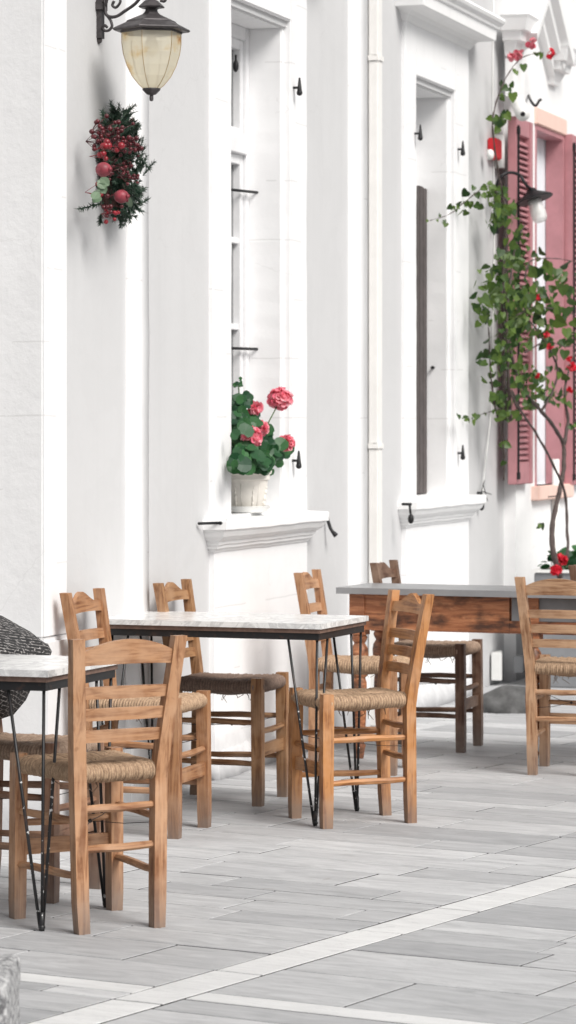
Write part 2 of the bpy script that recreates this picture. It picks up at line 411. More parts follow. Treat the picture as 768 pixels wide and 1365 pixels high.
def zone(bA, bB, choices):
    a = 4.0; q = list(st)
    while a < 27:
        nxt = q[0] if q else None
        w = R.choice(choices)
        if nxt and a+w > nxt[0]-.06:
            w = nxt[0]-a
        b = bA+R.uniform(-.9, -.1) if bA < -10 else bA
        first = True
        while b < bB:
            ln = R.choice((.32, .4, .5, .6, .75, .9)) if not first else R.uniform(.25, .8)
            first = False
            e = min(b+ln, bB)
            if bB-e < .1: e = bB
            c = PV(a, (b+e)/2)
            if -5.5 < c.x < 7 and 5 < c.y < 26 and c.x*CA-c.y*SA > -4.7: slab(a, a+w, b, e, tone())
            b = e
        a += w
        if nxt and abs(a-nxt[0]) < 1e-6:
            b = bA
            while b < bB:
                e = min(b+R.choice((.6, .9, 1.2)), bB)
                c = PV(a, (b+e)/2)
                if -5.5 < c.x < 7 and 5 < c.y < 26 and c.x*CA-c.y*SA > -4.7: slab(a, nxt[1], b, e, nxt[2], .005, nxt[2] > .9)
                b = e
            a = nxt[1]; q.pop(0)
zone(-18.0, B1, (.2, .2, .22, .3, .2))
zone(B2, 6.0, (.4, .38, .2, .22))
a = 4.0
while a < 27:
    e = a+R.choice((.5, .8, 1.0)); slab(a, e, B1, B2, .93+R.uniform(-.05, .05), .006, True); a = e
struct(link('paving', bm, PAVE, mats=[MORTAR]))

# ================================================================= WHITE BUILDING
bld = thing('white_building', 'long white and pale grey plastered house front with two tall framed windows behind the tables', 'building', W(6, 0, 0))
def bpart(name, bm, mat, parent=None, bevel=0, **k):
    fixn(bm)
    o = link(name, bm, mat, None, bevel=bevel, **k)
    par = parent or bld
    base = bld.location
    o.parent = par
    if par == bld: o.matrix_parent_inverse = Matrix.Translation(-base)
    return o
def subpart(name, bm, mat, parent, **k):
    fixn(bm); o = link(name, bm, mat, None, **k); o.parent = parent; return o
def roughen(bm, amp=.0035, cuts=70):
    fixn(bm)
    bmesh.ops.bevel(bm, geom=[e for e in bm.edges if len(e.link_faces) == 2 and e.calc_face_angle(0) > .5 and e.calc_length() > .3], offset=.006, segments=2, affect='EDGES', clamp_overlap=True)
    bmesh.ops.subdivide_edges(bm, edges=[e for e in bm.edges if abs(e.verts[0].co.z-e.verts[1].co.z) > .5], cuts=cuts, use_grid_fill=True)
    for v in bm.verts:
        c = v.co
        v.co = c+Vector((noise.noise(c*3.1), noise.noise(c*3.1+Vector((7, 7, 7))), 0))*amp+Vector((noise.noise(c*17), noise.noise(c*17+Vector((3, 3, 3))), 0))*amp*.6
NG = -.022                                  # plane of the grey wall
TOP = 6.2; THK = -.55
c_blk0, c_blk1 = S(58), S(90)
c_p0, c_p1 = S(175), S(199.5)
w1a, w1b, w1c, w1d = S(285.5), S(309), S(388), S(409.5)
q0, q1 = S(470), S(490)
w2a, w2b, w2c, w2d = S(541), S(555.5), S(607), S(625)
end = S(688, .05)
zs1 = Z(300.5, 693.5, .08); zh1 = Z(388, 28); zh1i = Z(375, 37, -.035)
zs2 = Z(547, 669, .08); zh2 = Z(607, 122); zh2i = Z(597, 130, -.035)
print('SILLS', zs1, zs2, Z(347, 800), 'HEADS', zh1, zh1i, zh2, zh2i, 'widths', w1d-w1a, w1c-w1b, w2d-w2a, w2c-w2b)
# grey wall, in pieces around the openings
bm = bmesh.new()
wbox(bm, c_blk1-.02, w1b-.02, THK, NG, -.02, TOP)
wbox(bm, w1b-.02, w1c+.02, THK, NG, zh1i+.005, TOP); wbox(bm, w1b-.02, w1c+.02, THK, NG, -.02, zs1-.02)
wbox(bm, w1c+.02, w2b-.02, THK, NG, -.02, TOP)
wbox(bm, w2b-.02, w2c+.02, THK, NG, zh2i+.005, TOP); wbox(bm, w2b-.02, w2c+.02, THK, NG, -.02, zs2-.02)
wbox(bm, w2c+.02, end+.3, THK, NG, -.02, TOP)
bpart('wall', bm, GREY)
# door jamb block at the left
def grid_block(s0, s1, n0, n1, z0, z1):
    b = bmesh.new(); wbox(b, s0, s1, n0, n1, z0, z1); return b
jb = grid_block(c_blk0, c_blk1, -.75, .0, .72, TOP); fixn(jb)
ow = WROT @ Vector((0, 1, 0))
for f in jb.faces: f.material_index = 1 if f.normal.dot(ow) > .9 else 0
bpart('door_jamb', jb, ROUGHP, bevel=.008, mats=[WHITE])
bm = bmesh.new(); wbox(bm, c_blk0-.022, c_blk1+.012, -.77, .02, -.01, .722); bpart('jamb_plinth', bm, ROUGHP, bevel=.014)
bm = bmesh.new(); wbox(bm, c_blk0-1.6, c_blk0+.05, -1.2, -.78, -.02, TOP); bpart('door_recess', bm, GREY)
def pilaster(s0, s1):
    bm = bmesh.new(); wbox(bm, s0, s1, NG-.02, 0, .0, TOP-.2); roughen(bm); bpart('pilaster', bm, WHITE, smooth=True)
    bm = bmesh.new(); wbox(bm, s0-.012, s1+.012, NG-.02, .012, -.01, .30); bpart('pilaster_plinth', bm, WHITE, bevel=.006)
pilaster(c_p0, c_p1); pilaster(q0, q1)
def stackring(bm, s0, s1, levels, back):
    rs = []
    for z, p in levels:
        rs.append([W(s0-p, back, z), W(s1+p, back, z), W(s1+p, p, z), W(s0-p, p, z)])
    rings(bm, rs)
def window(sa, sb, sc, sd, zsill, zhead, zheadi, px_sill, kind):
    win = bmesh.new()                    # surround as the part 'window'
    ztop = zhead+.268
    wbox(win, sa, sb, NG-.03, 0, zsill, ztop); wbox(win, sc, sd, NG-.03, 0, zsill, ztop)
    wbox(win, sb, sc, NG-.03, 0, zhead, ztop)
    # inner reveal frames
    ins = .032
    wbox(win, sb-.12, sb+ins, -.40, -.036, zsill-.01, zheadi+.1)
    wbox(win, sc-ins, sc+.12, -.40, -.036, zsill-.01, zheadi+.1)
    wbox(win, sb+ins, sc-ins, -.40, -.036, zheadi, zheadi+.12)
    roughen(win, .0028, 40); fw = bpart('window', win, WHITE)
    # cornice with returned ends
    c = bmesh.new(); lv = []
    for z, p in ((ztop-.006, .006), (ztop+.006, .014), (ztop+.012, .018), (ztop+.026, .024), (ztop+.042, .045), (ztop+.05, .08), (ztop+.052, .115), (ztop+.056, .125), (ztop+.115, .130), (ztop+.119, .142), (ztop+.132, .145), (ztop+.150, .165), (ztop+.165, .172), (ztop+.18, .165), (ztop+.205, .02)):
        lv.append((z, p))
    stackring(c, sa, sd, lv, NG-.02); subpart('cornice', c, WHITE2, fw)
    # sill
    p = .07
    c = bmesh.new()
    zt = zsill
    lv = [(zt-.138, .006), (zt-.126, .010), (zt-.122, .020), (zt-.110, .022), (zt-.106, .030), (zt-.092, .033), (zt-.085, .046), (zt-.072, .060), (zt-.056, .068), (zt-.045, .071), (zt-.043, .080), (zt-.006, .082), (zt, .077)]
    rs = []
    for z, q in lv:
        q2 = q
        rs.append([W(sa-q2, -.05, z), W(sd+q2, -.05, z), W(sd+q2, q2, z), W(sa-q2, q2, z)])
    rings(c, rs); 
    bmesh.ops.subdivide_edges(c, edges=[e for e in c.edges if e.calc_length() > .5], cuts=24)
    for v in c.verts: v.co.z += noise.noise(v.co*7)*.0045
    subpart('sill', c, WHITE2, fw)
    c = bmesh.new(); wbox(c, sb+.0, sc-.0, -.40, -.02, zsill-.02, zsill+.012); subpart('inner_ledge', c, WHITE2, fw)
    # apron below
    c = bmesh.new(); wbox(c, sa, sd, NG-.02, .0, -.01, zsill-.13)
    bmesh.ops.subdivide_edges(c, edges=[e for e in c.edges if e.calc_length() > .4], cuts=20, use_grid_fill=True)
    for v in c.verts:
        if v.co.z < .2 and v.co.z > .0: v.co += WROT @ Vector((0, 1, 0))*(abs(noise.noise(v.co*9))*.012)
    subpart('apron', c, WHITE, fw)
    return fw
W1 = window(w1a, w1b, w1c, w1d, zs1, zh1, zh1i, 300, 1)
W2 = window(w2a, w2b, w2c, w2d, zs2, zh2, zh2i, 547, 2)
# rough base course of the building at pavement level
def basecourse(s0, s1):
    bm = bmesh.new(); n = int((s1-s0)/.03)+2; sec = []
    for i in range(n):
        s = s0+(s1-s0)*i/(n-1); k = noise.noise(Vector((s*5, 0, 3))); k2 = noise.noise(Vector((s*11, 5, 0)))
        d = .03+.012*k; h = .13+.025*k2
        sec.append([W(s, NG-.03, -.01), W(s, .012+d, -.01), W(s, .008+d*.75, h*.45), W(s, .003+d*.3, h*.85), W(s, NG-.03, h)])
    rings(bm, sec); o = bpart('base_course', bm, ROUGHP, smooth=True)
basecourse(w1a-.03, w1d+.03); basecourse(w2a-.02, w2d+.03)
# casement of window one
def casement(parent, s0, s1, z0, z1, n):
    fr = bmesh.new()
    t = .05
    zt = z0+(z1-z0)*.735
    for a, b in ((z0, z1),):
        wbox(fr, s0, s0+t, n-.05, n, a, b); wbox(fr, s1-t, s1, n-.05, n, a, b)
    wbox(fr, s0+t, s1-t, n-.05, n, z1-.06, z1); wbox(fr, s0+t, s1-t, n-.05, n, z0, z0+.05)
    wbox(fr, s0+t, s1-t, n-.05, n+.012, zt, zt+.075)
    f = subpart('window_frame', fr, FRAMEW, parent, bevel=.004)
    sash = bmesh.new()
    def leaf(a, b, za, zb, bars):
        w = .045
        wbox(sash, a, a+w, n-.065, n-.012, za, zb); wbox(sash, b-w, b, n-.065, n-.012, za, zb)
        wbox(sash, a+w, b-w, n-.065, n-.012, za, za+w); wbox(sash, a+w, b-w, n-.065, n-.012, zb-w, zb)
        for i in range(1, bars+1):
            zz = za+(zb-za)*i/(bars+1); wbox(sash, a+w, b-w, n-.06, n-.018, zz-.014, zz+.014)
    mid = (s0+s1)/2
    leaf(s0+t, mid-.004, z0+.05, zt, 3); leaf(mid+.004, s1-t, z0+.05, zt, 3)
    leaf(s0+t, mid-.004, zt+.075, z1-.06, 0); leaf(mid+.004, s1-t, zt+.075, z1-.06, 0)
    subpart('sash', sash, FRAMEW, parent, bevel=.003)
    g = bmesh.new(); wbox(g, s0+t, s1-t, n-.05, n-.045, z0+.05, z1-.06); subpart('pane', g, GLASS, parent)
    k = bmesh.new(); wbox(k, s0-.1, s1+.1, n-.5, n-.48, z0-.1, z1+.1); 
casement(W1, w1b+.032, w1c-.032, zs1+.012, zh1i, -.19)
casement(W2, w2b+.032, w2c-.032, zs2+.012, zh2i, -.22)
# iron stays in window one
for (pa, ya, yb) in ((347, 257, 255.5), (347, 465.5, 464.5)):
    bm = bmesh.new(); n0 = -.145
    p = WP(pa, ya, n0-.0); s = S(pa, n0)
    q = W(s-.33, n0-.10, Z(pa, ya, n0)+.0)
    q = p+(q-p)*.9; tube(bm, [p, q], .0065, 8); ball(bm, p, .013, 2)
    o = subpart('window_stay', bm, IRON, W1, smooth=True)
# small latch on sash
bm = bmesh.new(); c = W(S(313, -.19), -.185, Z(313, 88, -.19)); ball(bm, c, .022, 2, (.6, .6, 1.3)); tube(bm, [c, c+Vector((0, 0, .05))], .005)
subpart('latch', bm, IRON, W1, smooth=True)
# brown board shutter in window two
bm = bmesh.new(); nb = -.15; sj = w2c-.033; zt2 = Z(569, 250, nb)
for i in range(5):
    a = sj-.40+i*.08; wbox(bm, a, a+.077, nb-.025, nb, zs2+.016, zt2+(.0 if i % 2 else -.006))
subpart('board_shutter', bm, BROWNB, W2, bevel=.003)
bm = bmesh.new(); p = W(S(575.5, -.12), -.125, Z(575, 490, -.12)); 
p = W(w2c-.034, -.115, Z(577, 490, -.115)); tube(bm, [p+WROT@Vector((0, 0, 0)), p-WROT@Vector((.03, 0, 0))], .009); subpart('bolt', bm, IRON, W2)
# cream downpipe
bm = bmesh.new(); sp0 = S(504.5, .035)
wbox(bm, sp0, sp0+.075, NG+.004, .035, .0, TOP-.3)
for zz in (Z(504, 72, .035), Z(504, 590, .035)): wbox(bm, sp0-.006, sp0+.081, NG+.002, .042, zz-.035, zz)
bpart('downpipe', bm, CREAM, bevel=.006)
# iron shutter holders
def holder(px, py, n, kind):
    bm = bmesh.new(); p = WP(px, py, n); out = WROT @ Vector((0, 1, 0)); al = WROT @ Vector((1, 0, 0)); up = Vector((0, 0, 1))
    if kind == 'up':
        tube(bm, [p-out*.02, p+out*.03], .006); q = p+out*.03
        tube(bm, [q-up*.028, q-up*.012, q+up*.045], [.013, .011, .004], 8); ball(bm, q-up*.024, .014, 2)
    elif kind == 'flat':
        tube(bm, [p-out*.04-al*.1, p+out*.02], .006); ball(bm, p+out*.025, .013, 2, (1, 1, .8)); ball(bm, p+out*.005, .010, 2)
        tube(bm, [p+out*.02, p+out*.05+up*.01], .006)
    elif kind == 'curve':
        pts = cr([p-out*.02, p+out*.01, p+out*.02-up*.03, p+out*.035-up*.07, p+out*.06-up*.10], 5)
        tube(bm, pts, [.008]*(len(pts)-4)+[.009, .011, .012, .012], 8)
    elif kind == 'drop':
        tube(bm, [p-out*.02, p+out*.03], .007); tube(bm, [p+out*.02, p+out*.025-up*.05], .006); ball(bm, p+out*.027-up*.075, .02, 2, (.8, .8, 1.3))
    o = bpart('shutter_holder', bm, IRON, smooth=True); return o
holder(391, 117, 0, 'up'); holder(390, 614, 0, 'up'); holder(610, 199, 0, 'up'); holder(610, 604, 0, 'up')
holder(287, 697, .03, 'flat'); holder(432, 686, NG, 'curve'); holder(541, 672, .06, 'drop'); holder(636, 657, NG, 'drop')
holder(553, 178, 0, 'up')
# loose cable down the grey wall
bm = bmesh.new()
pts = cr([WP(658, 0, NG+.008), WP(657, 130, NG+.008), WP(659, 300, NG+.008), WP(657, 430, NG+.01), WP(655, 540, NG+.01), WP(648, 610, NG+.02), WP(644, 650, NG+.02), WP(645, 672, NG+.02)], 6)
tube(bm, pts, .0035, 6); bpart('cable', bm, WPLAST, smooth=True)
bm = bmesh.new()
for a, b in (((644, 645), (650, 668)), ((646, 640), (640, 662)), ((643, 655), (655, 659))):
    tube(bm, [WP(*a, NG+.03), WP(*b, NG+.05)], .0025, 5)
bpart('wire_tangle', bm, IRON)

# ================================================================= SECOND HOUSE (pink shutters)
b2 = thing('pink_shuttered_house', 'bright white house with dusty pink louvred shutters and moulded pediment at the right', 'building', W(18, .05, 0))
def p2(name, bm, mat, parent=None, bevel=0, **k):
    fixn(bm); o = link(name, bm, mat, None, bevel=bevel, **k)
    if parent is None: o.parent = b2; o.matrix_parent_inverse = Matrix.Translation(-b2.location)
    else: o.parent = parent
    return o
NB = .05
e0 = end; o0, o1 = S(713, NB), S(751, NB)
zb_ = Z(712, 648, NB); zt_ = Z(712, 165, NB)
print('PINK', zb_, zt_, o1-o0)
bm = bmesh.new()
wbox(bm, e0, o0, -.6, NB, -.02, TOP); wbox(bm, o0, o1, -.6, NB, zt_, TOP); wbox(bm, o0, o1, -.6, NB, -.02, zb_); wbox(bm, o1, o1+5, -.6, NB, -.02, TOP)
p2('wall', bm, WHITE2)
bm = bmesh.new()   # frame with pink reveals
fd = NB-.075
wbox(bm, o0, o0+.03, fd-.03, NB+.006, zb_, zt_); wbox(bm, o1-.03, o1, fd-.03, NB+.006, zb_, zt_)
wbox(bm, o0+.03, o1-.03, fd-.03, NB+.006, zt_-.03, zt_)
w3 = p2('window', bm, PINK)
bm = bmesh.new(); wbox(bm, o0-.10, o1+.08, NB-.1, NB+.05, zb_-.085, zb_); subpart('sill', bm, SALMON, w3, bevel=.006)
bm = bmesh.new(); wbox(bm, o0-.02, o1+.02, NB-.02, NB+.02, zt_, zt_+.10); subpart('lintel', bm, SALMON, w3, bevel=.006)
bm = bmesh.new(); nn = 40; rr_ = []
for i in range(nn+1):
    s = o0+.03+(o1-o0-.06)*i/nn; k = .012*math.sin(i*1.1)
    rr_.append((W(s, fd-.035+k*.4, zb_), W(s, fd-.035+k*.4, zt_)))
vv = [(bm.verts.new(a), bm.verts.new(b)) for a, b in rr_]
for a, b in zip(vv, vv[1:]): bm.faces.new((a[0], b[0], b[1], a[1]))
subpart('curtain', bm, CURT, w3, smooth=True)
def shutter(s0, s1, z0, z1):
    n0, n1 = NB+.004, NB+.054
    bm = bmesh.new(); t = .075
    wbox(bm, s0, s0+t, n0, n1, z0, z1); wbox(bm, s1-t, s1, n0, n1, z0, z1)
    for a, b in ((z0, z0+.13), (z1-.10, z1), ((z0+z1)/2-.05, (z0+z1)/2+.05)): wbox(bm, s0+t, s1-t, n0+.004, n1-.004, a, b)
    sh = p2('shutter', bm, PINK, bevel=.004)
    bm = bmesh.new(); z = z0+.145; zm = (z0+z1)/2
    while z < z1-.12:
        if not (zm-.07 < z < zm+.055):
            hexa(bm, [W(s0+t, n0+.008, z+.022), W(s1-t, n0+.008, z+.022), W(s1-t, n0+.014, z+.030), W(s0+t, n0+.014, z+.030),
                      W(s0+t, n1-.012, z-.006), W(s1-t, n1-.012, z-.006), W(s1-t, n1-.006, z+.0), W(s0+t, n1-.006, z+.0)])
        z += .034
    wbox(bm, s0+t, s1-t, n0+.0, n0+.005, z0+.1, z1-.1)
    fixn(bm); subpart('louvre', bm, PINK, sh)
    bm = bmesh.new(); tube(bm, [W(s0+t*.4, n1+.008, z0+.03), W(s0+t*.4, n1+.008, z1-.05)], .006, 6)
    for zz in (z0+.05, zm, z1-.08): wbox(bm, s0+t*.2, s0+t*.6, n1, n1+.016, zz-.02, zz+.02)
    subpart('espagnolette', bm, IRON, sh)
shl = S(688, NB+.054)
shutter(shl, shl+.44, Z(688, 646, NB+.05), Z(688, 155, NB+.05))
shutter(o1+.004, o1+.46, zb_-.01, zt_+.01)
# pediment
def ped():
    nP = NB+.15
    bm = bmesh.new()
    def capital(sL, sR, zt, zb):
        h = zt-zb; rs = []
        for f, p in ((0, .03), (.10, .035), (.35, .06), (.38, .085), (.6, .095), (.62, .12), (.92, .14), (1, .15)):
            z = zb+h*f; q = .15-p
            rs.append([W(sL+q, NB-.02, z), W(sR-q, NB-.02, z), W(sR-q, NB+p, z), W(sL+q, NB+p, z)])
        rings(bm, rs)
    sL, sR = S(705, nP), S(726, nP)
    capital(sL, sR, Z(705, 18, nP), Z(705, 70, nP))
    s3 = S(757, nP)-.0; capital(s3, s3+.42, Z(757, 60, nP), Z(757, 108, nP))
    # necking below the left capital
    wbox(bm, sL+.13, sR-.13, NB-.02, NB+.028, Z(705, 140, NB), Z(705, 72, nP))
    # raking cornices: stepped profile swept along the slope
    def rake(pa, pb):
        (sa, za), (sb, zb) = pa, pb
        d = Vector((sb-sa, zb-za)).normalized(); nrm = Vector((-d.y, d.x))
        if nrm.y < 0: nrm = -nrm
        prof = [(NB-.02, 0), (NB+.05, 0), (NB+.055, .03), (NB+.10, .05), (NB+.105, .085), (NB+.15, .10), (NB+.155, .15), (NB-.02, .155)]
        rs = []
        for (s, z) in (pa, pb): rs.append([W(s+nrm.x*h, n, z+nrm.y*h) for n, h in prof])
        rings(bm, rs)
    zr = Z(726, 35, nP)
    sA = S(740, nP); zA = Z(740, 8, nP)
    rake((sR-.12, zr-.10-.08), (sA, zA)); rake((sA-.0, zA), (s3+.1, Z(757, 98, nP)))
    return p2('pediment', bm, WHITE2)
ped()
# pale conduit beside the vine
bm = bmesh.new(); tube(bm, [W(S(741, NB+.03), NB+.03, Z(741, 612, NB+.03)), W(S(741, NB+.03), NB+.03, .0)], .022, 12)
p2('conduit', bm, CREAM, smooth=True)
bm = bmesh.new(); tube(bm, [WP(722, 663, NB+.01), WP(746, 661, NB+.12)], .004, 6); p2('vine_hook', bm, IRON)
# small fittings near ground at the corner of the two houses
bm = bmesh.new(); s = S(652, NG); c0 = [(s, NG+.01), (s+.20, NG+.07)]
zlo, zhi = Z(655, 906, NG), Z(655, 869, NG)
hexa(bm, [W(s, NG+.012, zlo), W(s+.2, NG+.012, zlo-.0), W(s+.2, NG+.03, zlo), W(s, NG+.075, zlo), W(s, NG+.012, zhi), W(s+.2, NG+.012, zhi), W(s+.2, NG+.03, zhi), W(s, NG+.075, zhi)])
bpart('hatch_cover', bm, WPLAST, bevel=.003)
bm = bmesh.new(); s = S(698, .16); wbox(bm, s, s+.1, .10, .16, .07, .165); 
o = p2('meter_box', bm, PLGREY, bevel=.004)

# --------- alarm box, camera, strip on the grey wall
t = thing('alarm_box', 'small red alarm box with round white sounder above the climbing plant', 'alarm', WP(650, 210, NG))
def local(o_root): return Matrix.Translation(-o_root.location)
def tp(name, bm, mat, t, **k):
    fixn(bm); o = link(name, bm, mat, None, **k); o.parent = t; o.matrix_parent_inverse = Matrix.Translation(-t.location) if t.rotation_euler.z == 0 else Matrix.Identity(4); return o
bm = bmesh.new(); s = S(657, NG); wbox(bm, s-.14, s, NG, NG+.055, Z(650, 212, NG), Z(650, 184, NG)); tp('case', bm, REDP, t, bevel=.008)
bm = bmesh.new(); p = WP(655, 206, NG+.06); out = WROT @ Vector((0, 1, 0)); tube(bm, [p-out*.02, p, p+out*.012], [.03, .03, .02], 16); tp('sounder', bm, WPLAST, t, smooth=True)
t = thing('junction_cover', 'long narrow white cover fixed upright beside the red alarm box', 'cable cover', WP(664, 222, NG))
bm = bmesh.new(); tube(bm, [WP(666, 224, NG+.03), WP(666, 180, NG+.03)], .03, 12); tp('cover', bm, WPLAST, t, smooth=True)
t = thing('security_camera', 'small white security camera on the corner above the pink shutter', 'camera', WP(690, 140, NB))
bm = bmesh.new(); p = WP(690, 136, NB+.06); q = WP(697, 152, NB+.16); tube(bm, [p, p+(q-p)*.05, q], [.03, .042, .042], 16); tp('housing', bm, WPLAST, t, smooth=True)
bm = bmesh.new(); d = (q-p).normalized(); tube(bm, [q-d*.004, q+d*.004], [.014, .014], 16); tp('lens', bm, IRON, t)
bm = bmesh.new(); tube(bm, [W(S(688, NB), NB-.01, Z(688, 130, NB)), p], .012, 8); tp('arm', bm, WPLAST, t, smooth=True)
t = thing('iron_hook', 'curved black iron hook on the white wall above the pink window', 'hook', WP(708, 128, NB))
bm = bmesh.new(); tube(bm, cr([WP(704, 126, NB-.01), WP(708, 135, NB+.06), WP(714, 141, NB+.09), WP(719, 134, NB+.12), WP(721, 133, NB+.12)], 5), .008, 8); tp('hook', bm, IRON, t, smooth=True)

# ================================================================= CHAIRS
HX = lambda z: .125+.008*min(z, .45)/.45+.034*max(0, z-.45)/.41
HY = lambda z: -.165-.006*(1-min(z, .45)/.45)-.060*max(0, (z-.45)/.41)**1.1
def loft(bm, secs):
    rs = []
    for (x, y, z, wx, wy) in secs:
        rs.append([Vector((x-wx/2, y-wy/2, z)), Vector((x+wx/2, y-wy/2, z)), Vector((x+wx/2, y+wy/2, z)), Vector((x-wx/2, y+wy/2, z))])
    rings(bm, rs)
def seat_mesh():
    bm = bmesh.new(); uv = bm.loops.layers.uv.new('UVMap'); rr = random.Random(3)
    C = [Vector((-.155, .155, 0)), Vector((.155, .155, 0)), Vector((.122, -.158, 0)), Vector((-.122, -.158, 0))]
    P = Vector((0, -.0, 0)); zc = .462; r = .023; ns = 30
    for k in range(4):
        a, b = C[k], C[(k+1) % 4]; e = (b-a); outv = Vector((e.y, -e.x, 0)).normalized()
        if outv.dot((a+b)/2) < 0: outv = -outv
        jit = [rr.uniform(-.0022, .0022) for _ in range(ns+1)]
        cols = []; NU = ns*4
        for i in range(NU+1):
            u = i/NU; E = a+e*u
            d = 2*u if u < .5 else 2*(1-u)
            Tn = (a if u < .5 else b).lerp(P, d)
            f = (u*ns) % 1; st_ = int(min(u*ns, ns-1)); bul = math.sin(PI*f)**.6*.0036+jit[st_]
            col = []
            L_ = (Tn-E).length
            # underside, from inner to rail
            for q in (1, .66, .33): col.append((E.lerp(Tn, q), zc-r*.9-.014*q*d-bul*.5 - .012*q*d))
            for ang in (-80, -50, -20, 10, 40, 65, 88):
                an = math.radians(ang); rad = r+bul
                col.append((E+outv*math.cos(an)*rad, zc+math.sin(an)*rad))
            for q in (.15, .35, .6, .8, 1): col.append((E.lerp(Tn, q), zc+r+bul-.010*q*d+ .004*math.sin(q*PI)))
            cols.append([bm.verts.new((p.x, p.y, z)) for p, z in col])
        m = len(cols[0])
        for i in range(NU):
            for j in range(m-1):
                f = bm.faces.new((cols[i][j], cols[i+1][j], cols[i+1][j+1], cols[i][j+1]))
                us = (i/NU*ns, (i+1)/NU*ns, (i+1)/NU*ns, i/NU*ns); vs = (j, j, j+1, j+1)
                for l, uu, v_ in zip(f.loops, us, vs): l[uv].uv = (uu+k*50, v_*.7)
    for _ in range(9):   # loose strands below
        p = Vector((rr.uniform(-.14, .14), rr.uniform(-.14, .14), .432)); l_ = rr.uniform(.02, .05)
        tube(bm, [p, p+Vector((rr.uniform(-.01, .01), rr.uniform(-.01, .01), -l_*.5)), p+Vector((rr.uniform(-.025, .025), rr.uniform(-.02, .02), -l_))], [.002, .0017, .001], 4)
    return bm
def make_chair(label, style):
    t = thing('taverna_chair', label, 'chair')
    for s in (-1, 1):
        bm = bmesh.new(); loft(bm, [(s*.163, .163, 0, .037, .037), (s*.163, .163, .06, .040, .040), (s*.160, .160, .44, .041, .041), (s*.160, .160, .497, .039, .039)])
        link('leg', bm, WOODZ, t, bevel=.004)
        bm = bmesh.new(); w0 = .044
        loft(bm, [(s*HX(0)*.985, HY(0)-.003, 0, .037, .034), (s*HX(.09), HY(.09), .09, .040, .036), (s*HX(.44), HY(.44), .44, .041, .036), (s*HX(.5), HY(.5), .5, .041, .036), (s*HX(.68), HY(.68), .68, .040, .034), (s*HX(.8), HY(.8), .8, .038, .032), (s*HX(.862), HY(.862), .862, .040, .030)])
        link('back_post', bm, WOODZ, t, bevel=.005)
        for z in (.325, .165):
            bm = bmesh.new(); y0, y1 = .15, HY(z)+.01; x0, x1 = s*.163, s*HX(z)
            pts = [(x0+(x1-x0)*q/4, y0+(y1-y0)*q/4, z+.0014*math.sin(q*2.1+z*30)) for q in range(5)]
            tube(bm, pts, [.0105, .012, .0125, .012, .0105], 7); link('rung', bm, WOODY, t)
    for z in (.36, .243):
        bm = bmesh.new(); x = HX(z)-.01
        tube(bm, [(-x, HY(z), z), (-x*.5, HY(z), z+.001), (0, HY(z), z-.001), (x*.5, HY(z), z+.001), (x, HY(z), z+.003)], [.0105, .012, .0125, .012, .0105], 7)
        link('rung', bm, WOODX, t)
    bm = bmesh.new(); tube(bm, [(-.15, .163, .287), (0, .163, .284), (.15, .163, .288)], [.0105, .0125, .0105], 7); link('rung', bm, WOODX, t)
    bm = bmesh.new(); box(bm, -.148, .148, .155, .171, .190, .238); link('front_board', bm, WOODX, t, bevel=.003)
    def curved(name, zb, topf, thick):
        bm = bmesh.new(); n = 22; rs = []
        for i in range(n+1):
            q = -1+2*i/n; zm = zb+.02; x = q*(HX(zm)-.012); bow = -.010*(1-q*q)
            lo = zb+ (.004*(1-q*q) if name == 'top_rail' else 0); hi = topf(q)
            rs.append([Vector((x, HY(lo)+bow-thick/2, lo)), Vector((x, HY(lo)+bow+thick/2, lo)), Vector((x, HY(hi)+bow+thick/2*.8, hi)), Vector((x, HY(hi)+bow-thick/2*.8, hi))])
        rings(bm, rs); o = link(name, bm, WOODX, t, bevel=.0028); return o
    if style == 'arch': curved('top_rail', .782, lambda q: .820+.038*(1-q*q), .020)
    else:
        def og(q):
            a = max(0, 1-abs(q)/.72); return .822+.036*(a*a*(3-2*a))
        curved('top_rail', .782, og, .020)
    for z in (.684, .620, .556): curved('slat', z, lambda q, z=z: z+.035+.002*(1-q*q), .016)
    fixb = seat_mesh(); link('seat', fixb, RUSH, t, smooth=True)
    bm = bmesh.new()   # tensioning wire twisted between the legs
    k = Vector((0, .01, .30))
    for e_ in ((-.155, .155, .325), (.155, .155, .32), (HX(.3), HY(.3), .31), (-HX(.3), HY(.3), .29)):
        p = Vector(e_); tube(bm, [p, p.lerp(k, .5)-Vector((0, 0, .006)), k], .0014, 4)
    ball(bm, k, .007, 1); link('brace_wire', bm, IRON, t)
    return t
def paint(t, wood, rush):
    for c in t.children:
        c.color = (*rush, 1) if c.name.startswith('seat') else (*wood, 1)
        if c.name.startswith('rung') and False: pass
arch = make_chair('x', 'arch'); ogee = make_chair('x', 'ogee'); used = set()
def place(src, c, h, label, wood, rush, scale=1.0):
    if src.name in used:
        t = src.copy(); COL.objects.link(t)
        for ch in list(src.children):
            k = ch.copy(); COL.objects.link(k); k.parent = t
    else: t = src; used.add(src.name)
    t.location = (c[0], c[1], 0); t.rotation_euler = (0, 0, math.atan2(-h[0], h[1])); t.scale = (scale, scale*1.06, scale)
    t['label'] = label; t['category'] = 'chair'; t['group'] = 'wooden rush-seated chairs around the tables'
    paint(t, wood, rush); return t
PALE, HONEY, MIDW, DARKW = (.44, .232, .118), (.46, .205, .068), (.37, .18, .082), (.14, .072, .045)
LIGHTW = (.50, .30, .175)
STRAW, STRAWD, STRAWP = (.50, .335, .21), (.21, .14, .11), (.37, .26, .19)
place(arch, (-.592, 9.437), (-.50, .866), 'nearest chair, weathered pale wood with gently arched back turned to the viewer', PALE, STRAW, 1.012)
place(ogee, (.246, 11.836), (-.935, -.355), 'honey-coloured chair seen side on, standing at the right end of the long marble table', HONEY, STRAW)
